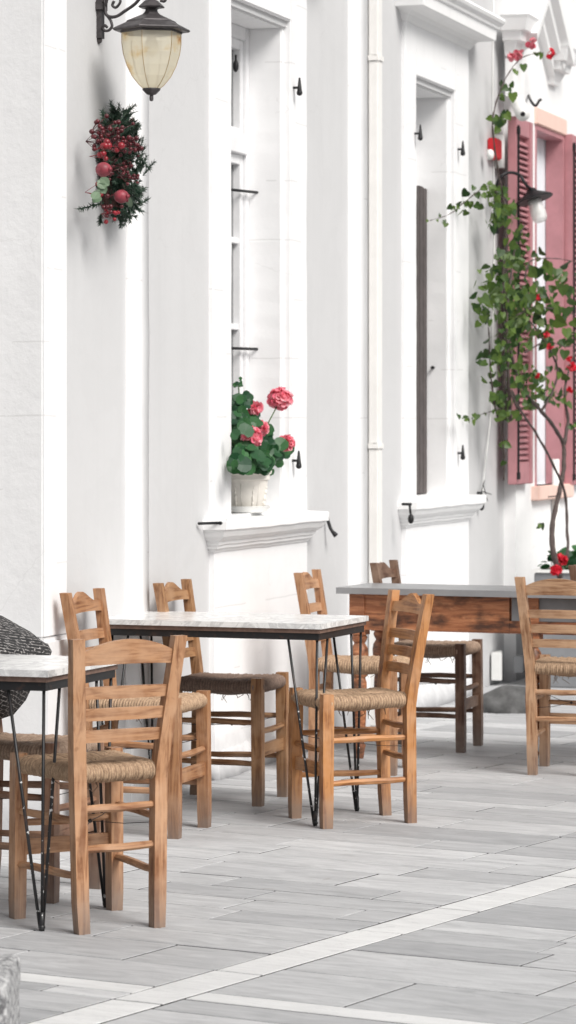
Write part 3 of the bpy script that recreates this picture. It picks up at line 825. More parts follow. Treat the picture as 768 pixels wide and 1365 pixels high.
place(ogee, (-.53, 11.545), (.955, -.297), 'chair behind the arched front chair, facing right, its light seat under the marble table corner', MIDW, STRAW, 1.025)
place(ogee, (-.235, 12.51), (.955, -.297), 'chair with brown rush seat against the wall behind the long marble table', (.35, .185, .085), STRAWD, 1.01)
place(ogee, (.3155, 13.565), (.97, -.24), 'chair under the window sill at the left corner of the grey-topped wooden table', (.43, .225, .115), STRAW)
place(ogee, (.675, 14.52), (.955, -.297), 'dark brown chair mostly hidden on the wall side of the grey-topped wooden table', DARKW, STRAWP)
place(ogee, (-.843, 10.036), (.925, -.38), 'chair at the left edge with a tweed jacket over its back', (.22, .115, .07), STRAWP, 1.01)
place(arch, (1.223, 13.533), (.33, .944), 'pale wooden chair at the right edge with its slatted back towards the viewer', LIGHTW, STRAW, .985)
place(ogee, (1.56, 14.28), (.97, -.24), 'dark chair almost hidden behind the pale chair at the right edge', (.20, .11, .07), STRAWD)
for o in bpy.data.objects:      # no-op: each darker chair keeps one wood tint from feet to top
    pass

# ================================================================= MARBLE TABLES
def marble_table(label, corner, th, wid, dep, T):
    """corner = front right corner of the top; width runs to the left, depth away"""
    t = thing('marble_table', label, 'table', (corner[0], corner[1], 0), -th, 'marble-topped tables on hairpin legs')
    bm = bmesh.new(); box(bm, -wid, 0, 0, dep, T-.020, T); link('marble_top', bm, MARBLE, t, bevel=.003)
    bm = bmesh.new(); box(bm, -wid+.008, -.008, .008, dep-.008, T-.036, T-.0205); link('wood_board', bm, EDGEWOOD, t, bevel=.001)
    bm = bmesh.new(); i = .014; h0, h1 = T-.062, T-.0365
    box(bm, -wid+i, -i, i, i+.02, h0, h1); box(bm, -wid+i, -i, dep-i-.02, dep-i, h0, h1)
    box(bm, -wid+i, -wid+i+.02, i+.0205, dep-i-.0205, h0, h1); box(bm, -i-.02, -i, i+.0205, dep-i-.0205, h0, h1)
    link('steel_frame', bm, STEEL, t)
    for sx, sy in ((-.024, .024), (-.024, dep-.024), (-wid+.024, .024), (-wid+.024, dep-.024)):
        dx = -1 if sx > -.1 else 1; dy = 1 if sy < .1 else -1
        foot = Vector((sx+dx*.012, sy+dy*.012, .006)); bm = bmesh.new()
        for top in (Vector((sx+dx*.115, sy, h0)), Vector((sx, sy, h0)), Vector((sx, sy+dy*.115, h0))):
            f2 = foot+(top-foot).normalized()*.0; off = (Vector((top.x, top.y, 0))-Vector((foot.x, foot.y, 0)))*.05
            tube(bm, [foot+off, top], .0052, 8)
        ball(bm, foot+Vector((0, 0, .005)), .011, 2); tube(bm, [foot-Vector((0, 0, .006)), foot+Vector((0, 0, .05))], .0085, 8)
        link('leg', bm, STEEL, t, smooth=True)
    return t
marble_table('marble table at the left edge, its hairpin legs splashed with white paint', (-.707, 9.217), math.radians(19.5), .95, .56, .775)
marble_table('long white marble table in the middle with three chairs round it', (.123, 11.65), math.radians(20.3), .93, .55, .757)
# ---- aged wooden table with grey top
th3 = math.radians(22); T3 = .77
t3 = thing('wooden_table', 'old reddish-brown wooden table with grey stone top and turned legs at the right', 'table', (.215, 14.03, 0), -th3)
Wd, Dp = 1.85, .43
bm = bmesh.new(); box(bm, 0, Wd, 0, Dp, T3-.028, T3); link('table_top', bm, ZINC, t3, bevel=.007)
bm = bmesh.new(); box(bm, .075, .80, .045, .07, T3-.19, T3-.0285); link('apron', bm, OLDWOOD, t3, bevel=.002)
bm = bmesh.new(); box(bm, .801, Wd-.08, .047, .07, T3-.19, T3-.135); link('apron', bm, OLDWOOD, t3, bevel=.002)
bm = bmesh.new(); box(bm, .81, Wd-.09, .05, .068, T3-.134, T3-.034); dr = link('drawer_front', bm, PLGREY, t3, bevel=.003)
bm = bmesh.new(); box(bm, .05, .072, .075, Dp-.04, T3-.19, T3-.0285); link('apron', bm, OLDWOOD, t3, bevel=.002)
bm = bmesh.new(); box(bm, .075, Wd-.08, Dp-.065, Dp-.04, T3-.19, T3-.0285); link('apron', bm, OLDWOOD, t3, bevel=.002)
def turned_leg(x, y):
    bm = bmesh.new(); h = T3-.028
    box(bm, x-.036, x+.036, y-.036, y+.036, h-.185, h-.001)
    prof = [(.030, h-.186), (.036, h-.20), (.030, h-.215), (.024, h-.225), (.036, h-.245), (.040, h-.27), (.038, h-.30), (.028, h-.325), (.034, h-.335), (.034, h-.345), (.027, h-.352), (.034, h-.362), (.034, h-.372), (.026, h-.38), (.032, h-.40), (.034, h-.45), (.030, h-.55), (.024, h-.64), (.020, h-.67), (.028, h-.685), (.024, h-.70), (.018, .0)]
    lathe(bm, prof, 20, (x, y, 0)); fixn(bm)
    o = link('leg', bm, OLDWOOD, t3); smooth_by_angle(o, 50)
for x, y in ((.085, .075), (.085, Dp-.075), (.90, .075), (Wd-.09, .075), (Wd-.09, Dp-.075)): turned_leg(x, y)

# ================================================================= JACKET on the left chair
def jacket():
    bm = bmesh.new(); uv = bm.loops.layers.uv.new('UVMap')
    h = Vector((.94, -.34, 0)).normalized(); w = Vector((.34, .94, 0)).normalized()
    c = Vector((-.843, 10.036, 0))-h*.215
    lev = [(.885, .03, .03, .17), (.875, .06, .05, .21), (.85, .10, .08, .25), (.82, .17, .10, .27), (.785, .235, .11, .28), (.76, .245, .11, .28), (.71, .225, .12, .27), (.66, .19, .12, .26), (.60, .15, .12, .25), (.555, .115, .11, .22), (.54, .07, .07, .18)]
    NS = 40; rs = []; uvd = []
    for z, fr, bk, hw in lev:
        ring = []
        for k in range(NS):
            a = 2*PI*(k+NS*.375)/NS; ca, sa = math.cos(a), math.sin(a)
            x = (abs(ca)**.7)*(fr if ca > 0 else -bk); y = (abs(sa)**.8)*math.copysign(hw, sa)
            fold = 1+.06*math.sin(a*9+z*14)+.04*noise.noise(Vector((ca*2, sa*2, z*9)))
            uvd.append((k/NS*1.3, z*1.25))
            ring.append(c+h*x*fold+w*y*fold+Vector((0, 0, z+.012*noise.noise(Vector((a, z*5, 2))))))
        rs.append(ring)
    vs = rings(bm, rs[::-1]); uvv = {}
    nl = len(lev)
    for ri, ring in enumerate(vs):
        for k, v in enumerate(ring): uvv[v] = uvd[(nl-1-ri)*NS+k]
    fixn(bm)
    for f in bm.faces:
        for l in f.loops:
            l[uv].uv = uvv[l.vert]
    o = link('tweed_jacket', bm, TWEED, None, smooth=True)
    tag(o, 'black and white woven jacket hung over the chair back at the left edge', 'jacket')
jacket()

# ================================================================= GRANITE BLOCK bottom left
bm = bmesh.new(); y0 = 6.9; xr = (27.5-CX)/F*(y0+.35); zt = EYE-(1306-HZ)/F*y0
box(bm, xr-.5, xr, y0, y0+.35, 0, zt)
bmesh.ops.subdivide_edges(bm, edges=bm.edges[:], cuts=30, use_grid_fill=True)
cc = Vector((xr-.25, y0+.175, zt/2))
for v in bm.verts:
    d = v.co-cc; rr_ = Vector((max(-.235, min(.235, d.x)), max(-.16, min(.16, d.y)), max(-zt/2, min(zt/2-.015, d.z)))); ex = d-rr_
    if ex.length > 1e-6: v.co = cc+rr_+ex.normalized()*min(ex.length, .015)
    if v.co.z > .01: v.co += Vector((noise.noise(v.co*30), noise.noise(v.co*30+Vector((9, 0, 0))), noise.noise(v.co*30+Vector((0, 9, 0)))))*.004
tag(link('granite_block', bm, GRANITE, None, smooth=True), 'rough hammered grey granite block in the bottom left corner', 'stone block')

# ================================================================= BOULDER
bm = bmesh.new(); bmesh.ops.create_icosphere(bm, subdivisions=4, radius=1)
c = fl(684, 951); c.y += .12
for v in bm.verts:
    k = 1+.12*noise.noise(v.co*1.6); v.co = Vector((v.co.x*.19*k, v.co.y*.13*k, max(0, v.co.z)*.135*k+(-.01 if v.co.z < 0 else 0)))
o = link('boulder', bm, ROCK, None, smooth=True); o.location = c
tag(o, 'low rounded dark grey boulder at the foot of the wall between the two houses', 'rock')

# ================================================================= PLANTER + VINE
sP = S(712, .25)
tpl = thing('planter_box', 'grey wooden planter box of red geraniums behind the wooden table', 'planter', W(sP, .25, 0))
bm = bmesh.new(); wbox(bm, sP, sP+1.0, .25, .68, 0.0, .655)
tp('box', bm, PLGREY, tpl, bevel=.006)
bm = bmesh.new(); wbox(bm, sP-.012, sP+1.012, .238, .262, .6551, .672); wbox(bm, sP-.012, sP+1.012, .668, .692, .6551, .672); wbox(bm, sP-.012, sP+.02, .2625, .6675, .6551, .672); wbox(bm, sP+.98, sP+1.012, .2625, .6675, .6551, .672)
tp('rim', bm, WPLAST, tpl)
def leafpoly(bm, p, d, nrm, size, shape='heart'):
    d = d.normalized(); s = d.cross(nrm).normalized(); nrm = s.cross(d).normalized()
    if shape == 'heart': out = [(0, 0), (-.10, .28), (-.02, .50), (.28, .52), (.62, .34), (1.0, 0)]
    elif shape == 'round': out = [(0, 0), (-.12, .35), (.15, .58), (.55, .60), (.88, .36), (.95, 0)]
    else: out = [(0, 0), (.2, .30), (.45, .42), (.75, .36), (1, .12), (1.05, 0)]
    cz = .12*size
    L_ = [p+d*a*size+s*b*size+nrm*(abs(b)*2*cz*(.6)) for a, b in out]
    Rr = [p+d*a*size-s*b*size+nrm*(abs(b)*2*cz*(.6)) for a, b in out[1:-1]]
    vl = [bm.verts.new(q) for q in L_]; vr = [bm.verts.new(q) for q in Rr]
    mid = [bm.verts.new(p+d*.4*size-nrm*cz*.2)]
    try:
        bm.faces.new((vl[0], vl[1], vl[2], mid[0])); bm.faces.new((mid[0], vl[2], vl[3])); bm.faces.new((mid[0], vl[3], vl[4], vl[5]))
        bm.faces.new((vl[0], mid[0], vr[1], vr[0])); bm.faces.new((mid[0], vr[2], vr[1])); bm.faces.new((mid[0], vl[5], vr[3], vr[2]))
    except ValueError: pass
def rv(rr=R): 
    v = Vector((rr.gauss(0, 1), rr.gauss(0, 1), rr.gauss(0, 1))); return v.normalized()
CAMD = Vector((0, -1, .2))
def flower_head(bm, c, r, n=60, ps=.018, rr=R):
    for i in range(n):
        d = rv(rr); d.z = d.z*.85+.1; p = c+d*r*rr.uniform(.62, 1.0); ax = (d+rv(rr)*.45).normalized(); o_ = ax.orthogonal().normalized(); a0 = rr.uniform(0, 6.28)
        for q in range(5):
            dd = Matrix.Rotation(a0+q*2*PI/5+rr.uniform(-.2, .2), 3, ax) @ o_
            leafpoly(bm, p, dd+ax*rr.uniform(.25, 1.0), ax, ps*rr.uniform(.75, 1.1), 'round')
# planter geraniums
bm = bmesh.new()
for i in range(170):
    p = W(sP+R.uniform(.05, .9), .25+R.uniform(.03, .42), .66+R.uniform(.0, .09)); leafpoly(bm, p, rv()+Vector((0, 0, .6)), Vector((0, 0, 1))+rv()*.5, R.uniform(.035, .06), 'round')
tp('foliage', bm, GLEAF, tpl)
for (px, py, r) in ((748, 747, .030), (741, 761, .022)):
    bm = bmesh.new(); p = WP(px, py, .45); flower_head(bm, p, r, 40, .02); tp('flower_head', bm, REDPET, tpl)
# soil
bm = bmesh.new(); wbox(bm, sP+.021, sP+.979, .263, .667, .64, .662); tp('soil', bm, SOIL, tpl)

vine = thing('bougainvillea', 'climbing bougainvillea with twisted stems and small pink blossoms in front of the pink shutters', 'climbing plant', W(S(745, .45), .45, .66))
def vtube(path, r0, r1, name='branch', n0=.2, mat=BARK):
    pts = [WP(px, py, n) for px, py, n in path]; pts = cr(pts, 6)
    pts = [p+Vector((noise.noise(p*9), noise.noise(p*9+Vector((5, 5, 5))), 0))*.006 for p in pts]
    m = len(pts); bm = bmesh.new(); tube(bm, pts, [r0+(r1-r0)*i/(m-1)+.0012*math.sin(i*1.9) for i in range(m)], 8)
    return tp(name, bm, mat, vine, smooth=True)
vtube([(747, 770, .45), (737, 730, .42), (737, 695, .38), (746, 655, .34), (752, 620, .30), (751, 592, .27), (738, 568, .26), (719, 545, .25), (700, 522, .24), (686, 490, .22), (678, 450, .2), (674, 400, .18), (676, 350, .16)], .017, .006, 'trunk')
vtube([(757, 745, .45), (756, 700, .40), (752, 655, .38), (735, 615, .35), (713, 575, .3), (695, 548, .28), (682, 520, .25)], .009, .006)
vtube([(752, 592, .27), (757, 560, .27), (752, 530, .26), (757, 500, .25), (765, 470, .25)], .012, .005)
vtube([(722, 548, .25), (738, 520, .26), (743, 490, .27), (732, 465, .27), (715, 440, .27), (700, 415, .25), (712, 390, .24)], .008, .004)
vtube([(690, 545, .24), (676, 520, .18), (668, 560, .14), (672, 610, .12), (672, 640, .10)], .008, .004)
vtube([(674, 560, .16), (671, 480, .16), (669, 420, .16), (672, 350, .15), (674, 300, .15), (668, 250, .14), (661, 210, .13), (657, 165, .12), (664, 130, .12), (680, 95, .14), (700, 75, .16), (725, 70, .2)], .009, .002)
vtube([(680, 560, .18), (678, 500, .2), (676, 430, .2), (682, 360, .2), (690, 320, .22), (700, 300, .22)], .010, .003)
vtube([(664, 560, .1), (657, 525, .1), (653, 480, .1), (652, 440, .1), (648, 410, .1)], .006, .002)
vtube([(670, 265, .15), (650, 248, .12), (625, 265, .08), (600, 285, .05), (573, 294, .04)], .004, .0015)
vtube([(690, 420, .22), (712, 410, .24), (740, 412, .26), (768, 420, .26)], .005, .003)
vtube([(700, 372, .22), (705, 350, .22), (720, 345, .23), (745, 345, .25), (772, 350, .26)], .005, .002)
vtube([(700, 470, .22), (728, 455, .24), (752, 462, .26), (770, 460, .26)], .005, .002)
vtube([(668, 545, .1), (650, 550, .07), (630, 555, .05)], .003, .0015)
blobs = [ # px, py, rx, ry, n, count, size
 (670, 280, 13, 20, .16, 38, .055), (655, 255, 18, 8, .12, 32, .045), (688, 310, 9, 10, .2, 14, .05), (620, 272, 18, 7, .07, 14, .04), (590, 291, 14, 5, .05, 9, .035),
 (682, 340, 18, 16, .18, 45, .055), (672, 375, 20, 22, .17, 75, .055), (690, 400, 22, 20, .2, 70, .06), (655, 395, 14, 16, .12, 40, .045), (645, 415, 10, 12, .1, 16, .045),
 (712, 395, 22, 18, .24, 55, .065), (715, 355, 14, 12, .24, 22, .065), (740, 360, 16, 14, .25, 22, .075), (758, 370, 12, 16, .26, 16, .075), (752, 415, 14, 18, .26, 24, .075), (735, 405, 14, 12, .25, 14, .07),
 (720, 440, 22, 14, .24, 40, .06), (680, 440, 18, 24, .2, 75, .055), (665, 475, 12, 20, .17, 40, .05), (690, 480, 14, 16, .2, 28, .05), (745, 455, 22, 12, .26, 32, .06), (765, 440, 8, 10, .26, 8, .06),
 (702, 505, 16, 12, .22, 50, .05), (668, 530, 8, 18, .15, 40, .045), (674, 550, 10, 10, .15, 26, .045), (742, 500, 20, 14, .26, 26, .05), (725, 520, 16, 12, .25, 34, .045), (750, 530, 16, 12, .26, 28, .05), (700, 535, 16, 10, .22, 24, .055), (758, 565, 12, 8, .26, 8, .045),
 (640, 472, 3, 12, .08, 4, .075), (643, 502, 3, 6, .08, 2, .07), (658, 497, 3, 4, .08, 2, .05), (632, 554, 10, 5, .06, 10, .04), (672, 585, 6, 16, .12, 9, .045), (722, 696, 5, 4, .35, 4, .05),
 (664, 158, 10, 7, .12, 12, .055), (675, 152, 6, 6, .12, 6, .05), (675, 113, 5, 7, .13, 6, .055), (668, 127, 3, 3, .12, 3, .035), (716, 75, 6, 7, .18, 4, .055), (700, 84, 3, 4, .17, 2, .045), (688, 92, 4, 4, .15, 3, .04), (655, 295, 8, 6, .1, 5, .05), (656, 262, 6, 6, .12, 4, .04)]
bm = bmesh.new(); out = WROT @ Vector((0, 1, 0))
for px, py, rx, ry, n, cnt, sz in blobs:
    for i in range(int(cnt*(1.08 if px < 705 else 1.0))):
        if R.random() < (.38 if px > 705 else .12): continue
        x = px+R.gauss(0, .70)*rx; y = py+R.gauss(0, .62)*ry; nn_ = max(.03, n+R.gauss(0, .05))
        p = WP(x, y, nn_); d = Vector((R.gauss(0, .6), R.gauss(0, .5), -1+R.gauss(0, .5)))
        leafpoly(bm, p, d, (out*R.uniform(.2, 1)+Vector((0, -1, 0))*R.uniform(0, 1)+rv()*.7), sz*R.uniform(.45, 1.1), 'heart')
tp('foliage', bm, VLEAF, vine)
for k, (px, py, n, m_) in enumerate(((716, 395, .3, REDPET), (733, 461, .3, REDPET), (717, 501, .3, REDPET), (763, 489, .3, REDPET), (758, 478, .3, REDPET), (744, 424, .3, PALEPET), (682, 74, .14, PALEPET), (692, 73, .15, PALEPET), (710, 58, .18, PALEPET), (735, 71, .22, REDPET), (760, 520, .3, REDPET), (728, 446, .3, REDPET))):
    bm = bmesh.new(); p = WP(px, py, n)
    big = 1 if py < 100 or px > 760 else .62
    for q in range(12): leafpoly(bm, p+rv()*.014*big, rv()+Vector((0, 0, -.3)), rv(), R.uniform(.022, .034)*big, 'round')
    tp('blossom', bm, m_, vine)

# ================================================================= GERANIUM ON SILL
nG = -.07; cG = W(S(326, nG), nG, zs1+.012)
ger = thing('potted_geranium', 'pink geranium in a cream relief-patterned pot on the window sill', 'potted plant', cG)
def gp(name, bm, mat, **k):
    fixn(bm); o = link(name, bm, mat, ger, **k); return o
bm = bmesh.new(); lathe(bm, [(.085, .0), (.100, .004), (.112, .022), (.116, .028), (.110, .030), (.100, .012), (.01, .010)], 32); o = gp('saucer', bm, WPLAST); smooth_by_angle(o)
bm = bmesh.new(); lathe(bm, [(.078, .012), (.082, .016), (.104, .115), (.105, .120), (.112, .122), (.113, .140), (.119, .143), (.122, .155), (.120, .162), (.110, .163), (.104, .150), (.02, .148)], 40); bmesh.ops.scale(bm, vec=(1, 1, 1.2), verts=bm.verts[:])
o = gp('pot', bm, TERRA); smooth_by_angle(o)
bm = bmesh.new()
for k in range(22):   # raised relief flutes and swags
    a = 2*PI*k/22; r0, r1 = .085, .103
    d = Vector((math.cos(a), math.sin(a), 0))
    if k % 3 == 0:
        for z, rr_ in ((.035, .010), (.055, .013), (.078, .010), (.095, .007)): ball(bm, d*(r0+(r1-r0)*(z-.012)/.1-.001)+Vector((0, 0, z)), rr_, 2, (.45, .45, 1), None)
    elif k % 3 == 1: tube(bm, [d*.083+Vector((0, 0, .022)), d*.1025+Vector((0, 0, .110))], .0022, 6)
bmesh.ops.scale(bm, vec=(1, 1, 1.2), verts=bm.verts[:])
relief = link('relief', bm, TERRA, o, smooth=True)
bm = bmesh.new(); lathe(bm, [(.104, .172), (.06, .180), (.001, .182)], 20); gp('soil', bm, SOIL)
def gw(px, py, n): return WP(px, py, n)-cG
bm = bmesh.new(); rg = random.Random(11)
stems = [((330, 560), -.02), ((345, 575), -.0), ((338, 600), .03), ((322, 545), -.05), ((350, 600), .02), ((365, 592), .02), ((380, 598), .03), ((318, 580), .0), ((340, 610), .05), ((312, 610), .05), ((325, 535), -.08)]
def gl(bm, p, size):
    n_ = (Vector((.2, -1, .45))+rv(rg)*.6); d = n_.orthogonal(); d = Matrix.Rotation(rg.uniform(0, 6.28), 3, n_.normalized()) @ d
    leafpoly(bm, p, d, n_, size, 'round')
for (px, py, rx, ry, n_, c_) in ((320, 555, 12, 18, -.04, 46), (328, 540, 12, 10, -.06, 18), (335, 585, 20, 16, 0, 60), (345, 610, 14, 10, .03, 34), (320, 605, 12, 12, .03, 34), (362, 600, 10, 8, .02, 16), (376, 598, 7, 6, .03, 10), (350, 622, 8, 8, .05, 14), (312, 575, 8, 30, -.02, 30), (366, 605, 5, 6, .02, 5), (330, 622, 16, 7, .04, 34), (318, 622, 10, 8, .06, 20), (352, 632, 5, 6, .09, 8), (345, 622, 10, 8, .06, 12)):
    for i in range(c_):
        gx, gy, gn = px+rg.gauss(0, .6)*rx, min(py+rg.gauss(0, .6)*ry, 622+rg.uniform(0, 8))-(4 if py > 600 else 0), max(-.15, n_+rg.gauss(0, .03))
        if gx < 316: gn = min(gn, -.055)
        gl(bm, gw(gx, gy, gn), rg.choice((.028, .034, .042, .052, .06)))
gp('foliage', bm, GLEAF)
bm = bmesh.new()
def st2(a, b): tube(bm, cr([Vector((0, 0, .15)), (Vector((0, 0, .15))+Vector(b))*.5+Vector((0, 0, .02)), Vector(b)], 5), .003, 6)
heads = [(374, 533, .03, .050, 110), (341, 545, -.01, .024, 40), (347, 571, .05, .028, 46), (336, 583, .07, .040, 80), (382, 592, .05, .032, 50)]
for px, py, n_, r, c_ in heads: st2(None, gw(px, py, n_))
for (px, py), n_ in stems: st2(None, gw(px, py, n_))
st2(None, gw(318, 514, -.06))
o = gp('stems', bm, mat_simple('green_stem', (.07, .12, .04), .6), smooth=True)
for px, py, n_, r, c_ in heads:
    bm = bmesh.new(); flower_head(bm, gw(px, py, n_), r, c_, .020, rg); link('flower_head', bm, PETAL, ger)
bm = bmesh.new()
for i in range(12): gl(bm, gw(318+rg.gauss(0, 3), 512+rg.gauss(0, 3), -.06), .014)
link('bud', bm, GLEAF, ger)

# ================================================================= LANTERN
nL = .215; pL = WP(202, 40, nL); cL = Vector((pL.x, pL.y, 0)); sc = F/(pL.y)
zy = lambda py: EYE-(py-HZ)/sc
lan = thing('wall_lantern', 'ornate dark metal lantern with amber-stained glass hanging from a scrolled wall bracket', 'wall lamp', (pL.x, pL.y, zy(130)))
zb = zy(130)
def lz(py): return zy(py)-zb
def lp(name, bm, mat, parent=None, **k): fixn(bm); return link(name, bm, mat, parent or lan, **k)
K = lambda px: px/sc
def hexr(bm, prof, n=6, ph=.25): lathe(bm, prof, n, phase=ph)
bm = bmesh.new(); hexr(bm, [(K(51), lz(42)), (K(53), lz(40)), (K(52), lz(38.5)), (K(36), lz(31)), (K(34), lz(29.5)), (K(33), lz(28)), (K(12), lz(19)), (K(9), lz(16)), (K(8), lz(13)), (K(10), lz(11.5)), (K(17), lz(10.5)), (K(18), lz(9)), (K(9), lz(1)), (K(5), lz(-1)), (K(3), lz(-10))])
lp('roof', bm, LAMPMETAL)
gpf = [(K(40), lz(43)), (K(40), lz(58)), (K(38), lz(72)), (K(33), lz(88)), (K(26), lz(102)), (K(17), lz(113)), (K(10), lz(119))]
bm = bmesh.new(); n = 6; rs = []
for r, z in gpf: rs.append([Vector((r*math.cos(2*PI*k/n+.25), r*math.sin(2*PI*k/n+.25), z)) for k in range(n)])
rings(bm, rs, cap=False)
# finer vertical subdivision keeps the panes bowed
bmesh.ops.subdivide_edges(bm, edges=bm.edges[:], cuts=2, use_grid_fill=True)
g_ = lp('glass_shade', bm, LGLASS)
bm = bmesh.new()
for k in range(6):
    a = 2*PI*k/6+.25; tube(bm, [Vector((r*1.01*math.cos(a), r*1.01*math.sin(a), z)) for r, z in gpf], K(.5), 6)
lp('glazing_bars', bm, mat_simple('bronze_bar', (.45, .33, .2), .5, .4))
bm = bmesh.new(); hexr(bm, [(K(42), lz(44.5)), (K(42.5), lz(42.2)), (K(38), lz(42))]); 
lp('rim', bm, LAMPMETAL)
bm = bmesh.new(); lathe(bm, [(K(12), lz(118)), (K(12), lz(120)), (K(6), lz(126)), (K(2.4), lz(127)), (K(2.8), lz(131)), (K(2.5), lz(134)), (K(.8), lz(135))], 12); lp('finial', bm, LAMPMETAL)
bm = bmesh.new(); lathe(bm, [(K(5), lz(42)), (K(6), lz(50)), (K(10), lz(60)), (K(10.5), lz(66)), (K(7), lz(73)), (K(.5), lz(76))], 16); lp('bulb', bm, mat_simple('bulb_glass', (.75, .70, .58), .2), smooth=True)
# bracket
bm = bmesh.new(); pb = WP(132, 20, NG+.0)
def bl(px, py, n=NG+.02): 
    p = WP(px, py, n); return p-Vector((pL.x, pL.y, zb))
a = W(S(131, NG), NG, 0)-cL
for (z0, z1, w, d) in ((lz(46), lz(-40), .020, .018), (lz(8), lz(-2), .032, .026), (lz(-2), lz(-12), .026, .03)):
    s0 = S(131, NG); rs = []
    box(bm, s0-w, s0+w, NG, NG+d, z0+zb, z1+zb, lambda s, n, z: W(s, n, z)-Vector((pL.x, pL.y, zb)))
ball(bm, a+Vector((0, 0, lz(48))), .016, 2)
lp('wall_plate', bm, LAMPMETAL)
bm = bmesh.new(); s0 = S(131, NG)
def bw(n, py): return W(s0, n, zy(py))-Vector((pL.x, pL.y, zb))
o_lan = Vector((0, 0, 0))
def arm(pts, r): 
    P = []
    for (t_, py) in pts:   # t_: 0 at the wall, 1 above the lantern
        q = a.lerp(Vector((0, 0, 0)), t_); P.append(Vector((q.x, q.y, lz(py))))
    tube(bm, cr(P, 5), r, 8)
arm([(0, 6), (.10, -5), (.13, 6), (.15, 14), (.22, 18), (.35, 18), (.5, 12), (.7, 3), (.85, -10), (1, -22), (1.05, -35)], .0065)
arm([(.19, 18), (.24, 24), (.26, 31), (.20, 36), (.12, 36), (.09, 32), (.13, 29), (.17, 32)], .0055)
arm([(.13, 4), (.2, -10), (.35, -12), (.42, -2), (.34, 6), (.27, 3), (.30, -3)], .0055)
arm([(1.0, -10), (1.18, -8), (1.27, -2), (1.24, 3), (1.17, 2)], .0055)
arm([(0, -40), (.4, -36), (1, -35)], .008); arm([(1, -36), (1, -9)], .006)
lp('scroll_arm', bm, LAMPMETAL, smooth=True)

# ================================================================= BARN LAMP
nb_ = .16; pS = WP(712, 266, .20)
bl2 = thing('gooseneck_lamp', 'black gooseneck lamp with wide shade and glass jar among the vine leaves', 'wall lamp', pS)
def bp(name, bm, mat, **k): fixn(bm); return link(name, bm, mat, bl2, **k)
ax = Vector((.30, -.15, -1)).normalized(); Mx = Vector((0, 0, -1)).rotation_difference(ax).to_matrix(); k2 = F/pS.y
bm = bmesh.new(); lathe(bm, [(.112, -.005), (.114, .0), (.10, .012), (.055, .035), (.036, .045), (.026, .062), (.018, .068), (.004, .07)], 32, (0, 0, 0), Mx); o = bp('shade', bm, IRON); smooth_by_angle(o)
bm = bmesh.new(); lathe(bm, [(.040, -.002), (.042, -.04), (.046, -.08), (.044, -.115), (.034, -.135), (.012, -.14)], 24, (0, 0, 0), Mx); o = bp('glass_jar', bm, JAR, smooth=True)
bm = bmesh.new(); lathe(bm, [(.012, 0), (.02, -.05), (.022, -.07), (.012, -.09), (.002, -.095)], 16, (0, 0, 0), Mx); bp('bulb', bm, WPLAST, smooth=True)
bm = bmesh.new(); g = lambda px, py, n: WP(px, py, n)-pS
topc = Mx @ Vector((0, 0, .065))
tube(bm, cr([g(660, 310, NG+.03), g(660, 275, NG+.03), g(661, 250, NG+.06), g(668, 235, .08), g(680, 230, .12), g(693, 234, .16), g(701, 246, .19), topc], 6), .009, 10); bp('arm', bm, IRON, smooth=True)
bm = bmesh.new(); p = g(660, 300, NG+.01); box(bm, -.02, .02, -.012, .02, -.05, .05, lambda x, y, z: p+WROT@Vector((x, y, z))); bp('wall_plate', bm, IRON, bevel=.003)

# ================================================================= WREATH
rw = random.Random(5)
cW = W(S(141, NG), NG, Z(141, 222, NG)); wre = thing('berry_wreath', 'pine wreath with dark red berries and frosted fruit hanging on the wall below the lantern', 'wreath', cW)
al = WROT @ Vector((1, 0, 0)); up = Vector((0, 0, 1)); ou = WROT @ Vector((0, 1, 0))
bm = bmesh.new()
def sprig(bm, p, d, ln, nl, k=60, w=.0024):
    d = d.normalized(); tube(bm, [p, p+d*ln], [.003, .0015], 4)
    for i in range(k):
        q = p+d*ln*(i+rw.random())/k; o_ = d.orthogonal().normalized(); o_ = Matrix.Rotation(rw.uniform(0, 6.28), 3, d) @ o_
        t_ = (o_+d*rw.uniform(.5, 1.1)).normalized()*nl*rw.uniform(.7, 1.15); sd = t_.cross(d).normalized()*w
        v = [bm.verts.new(q-sd), bm.verts.new(q+sd), bm.verts.new(q+t_)]; bm.faces.new(v)
RW, RH = .10, .20
for i in range(250):
    a_ = rw.uniform(0, 2*PI); rad = rw.uniform(.35, 1.0)
    c = al*math.cos(a_)*RW*rad+up*math.sin(a_)*RH*rad+ou*rw.uniform(.015, .12)
    tan = (-al*math.sin(a_)+up*math.cos(a_))*rw.choice((1, 1, -.6))+ou*rw.uniform(-.2, .2)+rv(rw)*.45+(al*math.cos(a_)+up*math.sin(a_))*.35
    sprig(bm, c, tan, rw.uniform(.05, .095), rw.uniform(.014, .026))
# a few long outer sprigs
def wp_(px, py, n): return WP(px, py, n)-cW
for (a_, b_) in (((145, 178, .08), (181, 138, .12)), ((150, 175, .09), (174, 143, .12)), ((148, 180, .09), (178, 150, .12)), ((150, 185, .1), (180, 166, .13)), ((140, 165, .05), (136, 148, .08)), ((160, 165, .1), (176, 166, .15)), ((138, 270, .05), (105, 279, .03)), ((165, 210, .14), (187, 219, .2)), ((170, 255, .14), (187, 270, .19)), ((160, 280, .1), (174, 291, .14)), ((135, 285, .05), (134, 298, .06)), ((165, 245, .13), (183, 262, .18)), ((170, 200, .14), (184, 208, .18))):
    p = wp_(*a_); q = wp_(*b_); sprig(bm, p, q-p, (q-p).length, .022, 60)
wg = link('pine_sprigs', bm, NEEDLE, wre)
bm = bmesh.new()
for i in range(26):
    a_ = rw.uniform(0, 6.28); p0 = al*math.cos(a_)*RW*.7+up*math.sin(a_)*RH*.75+ou*.07; tube(bm, [p0, p0+rv(rw)*.07], .0025, 4)
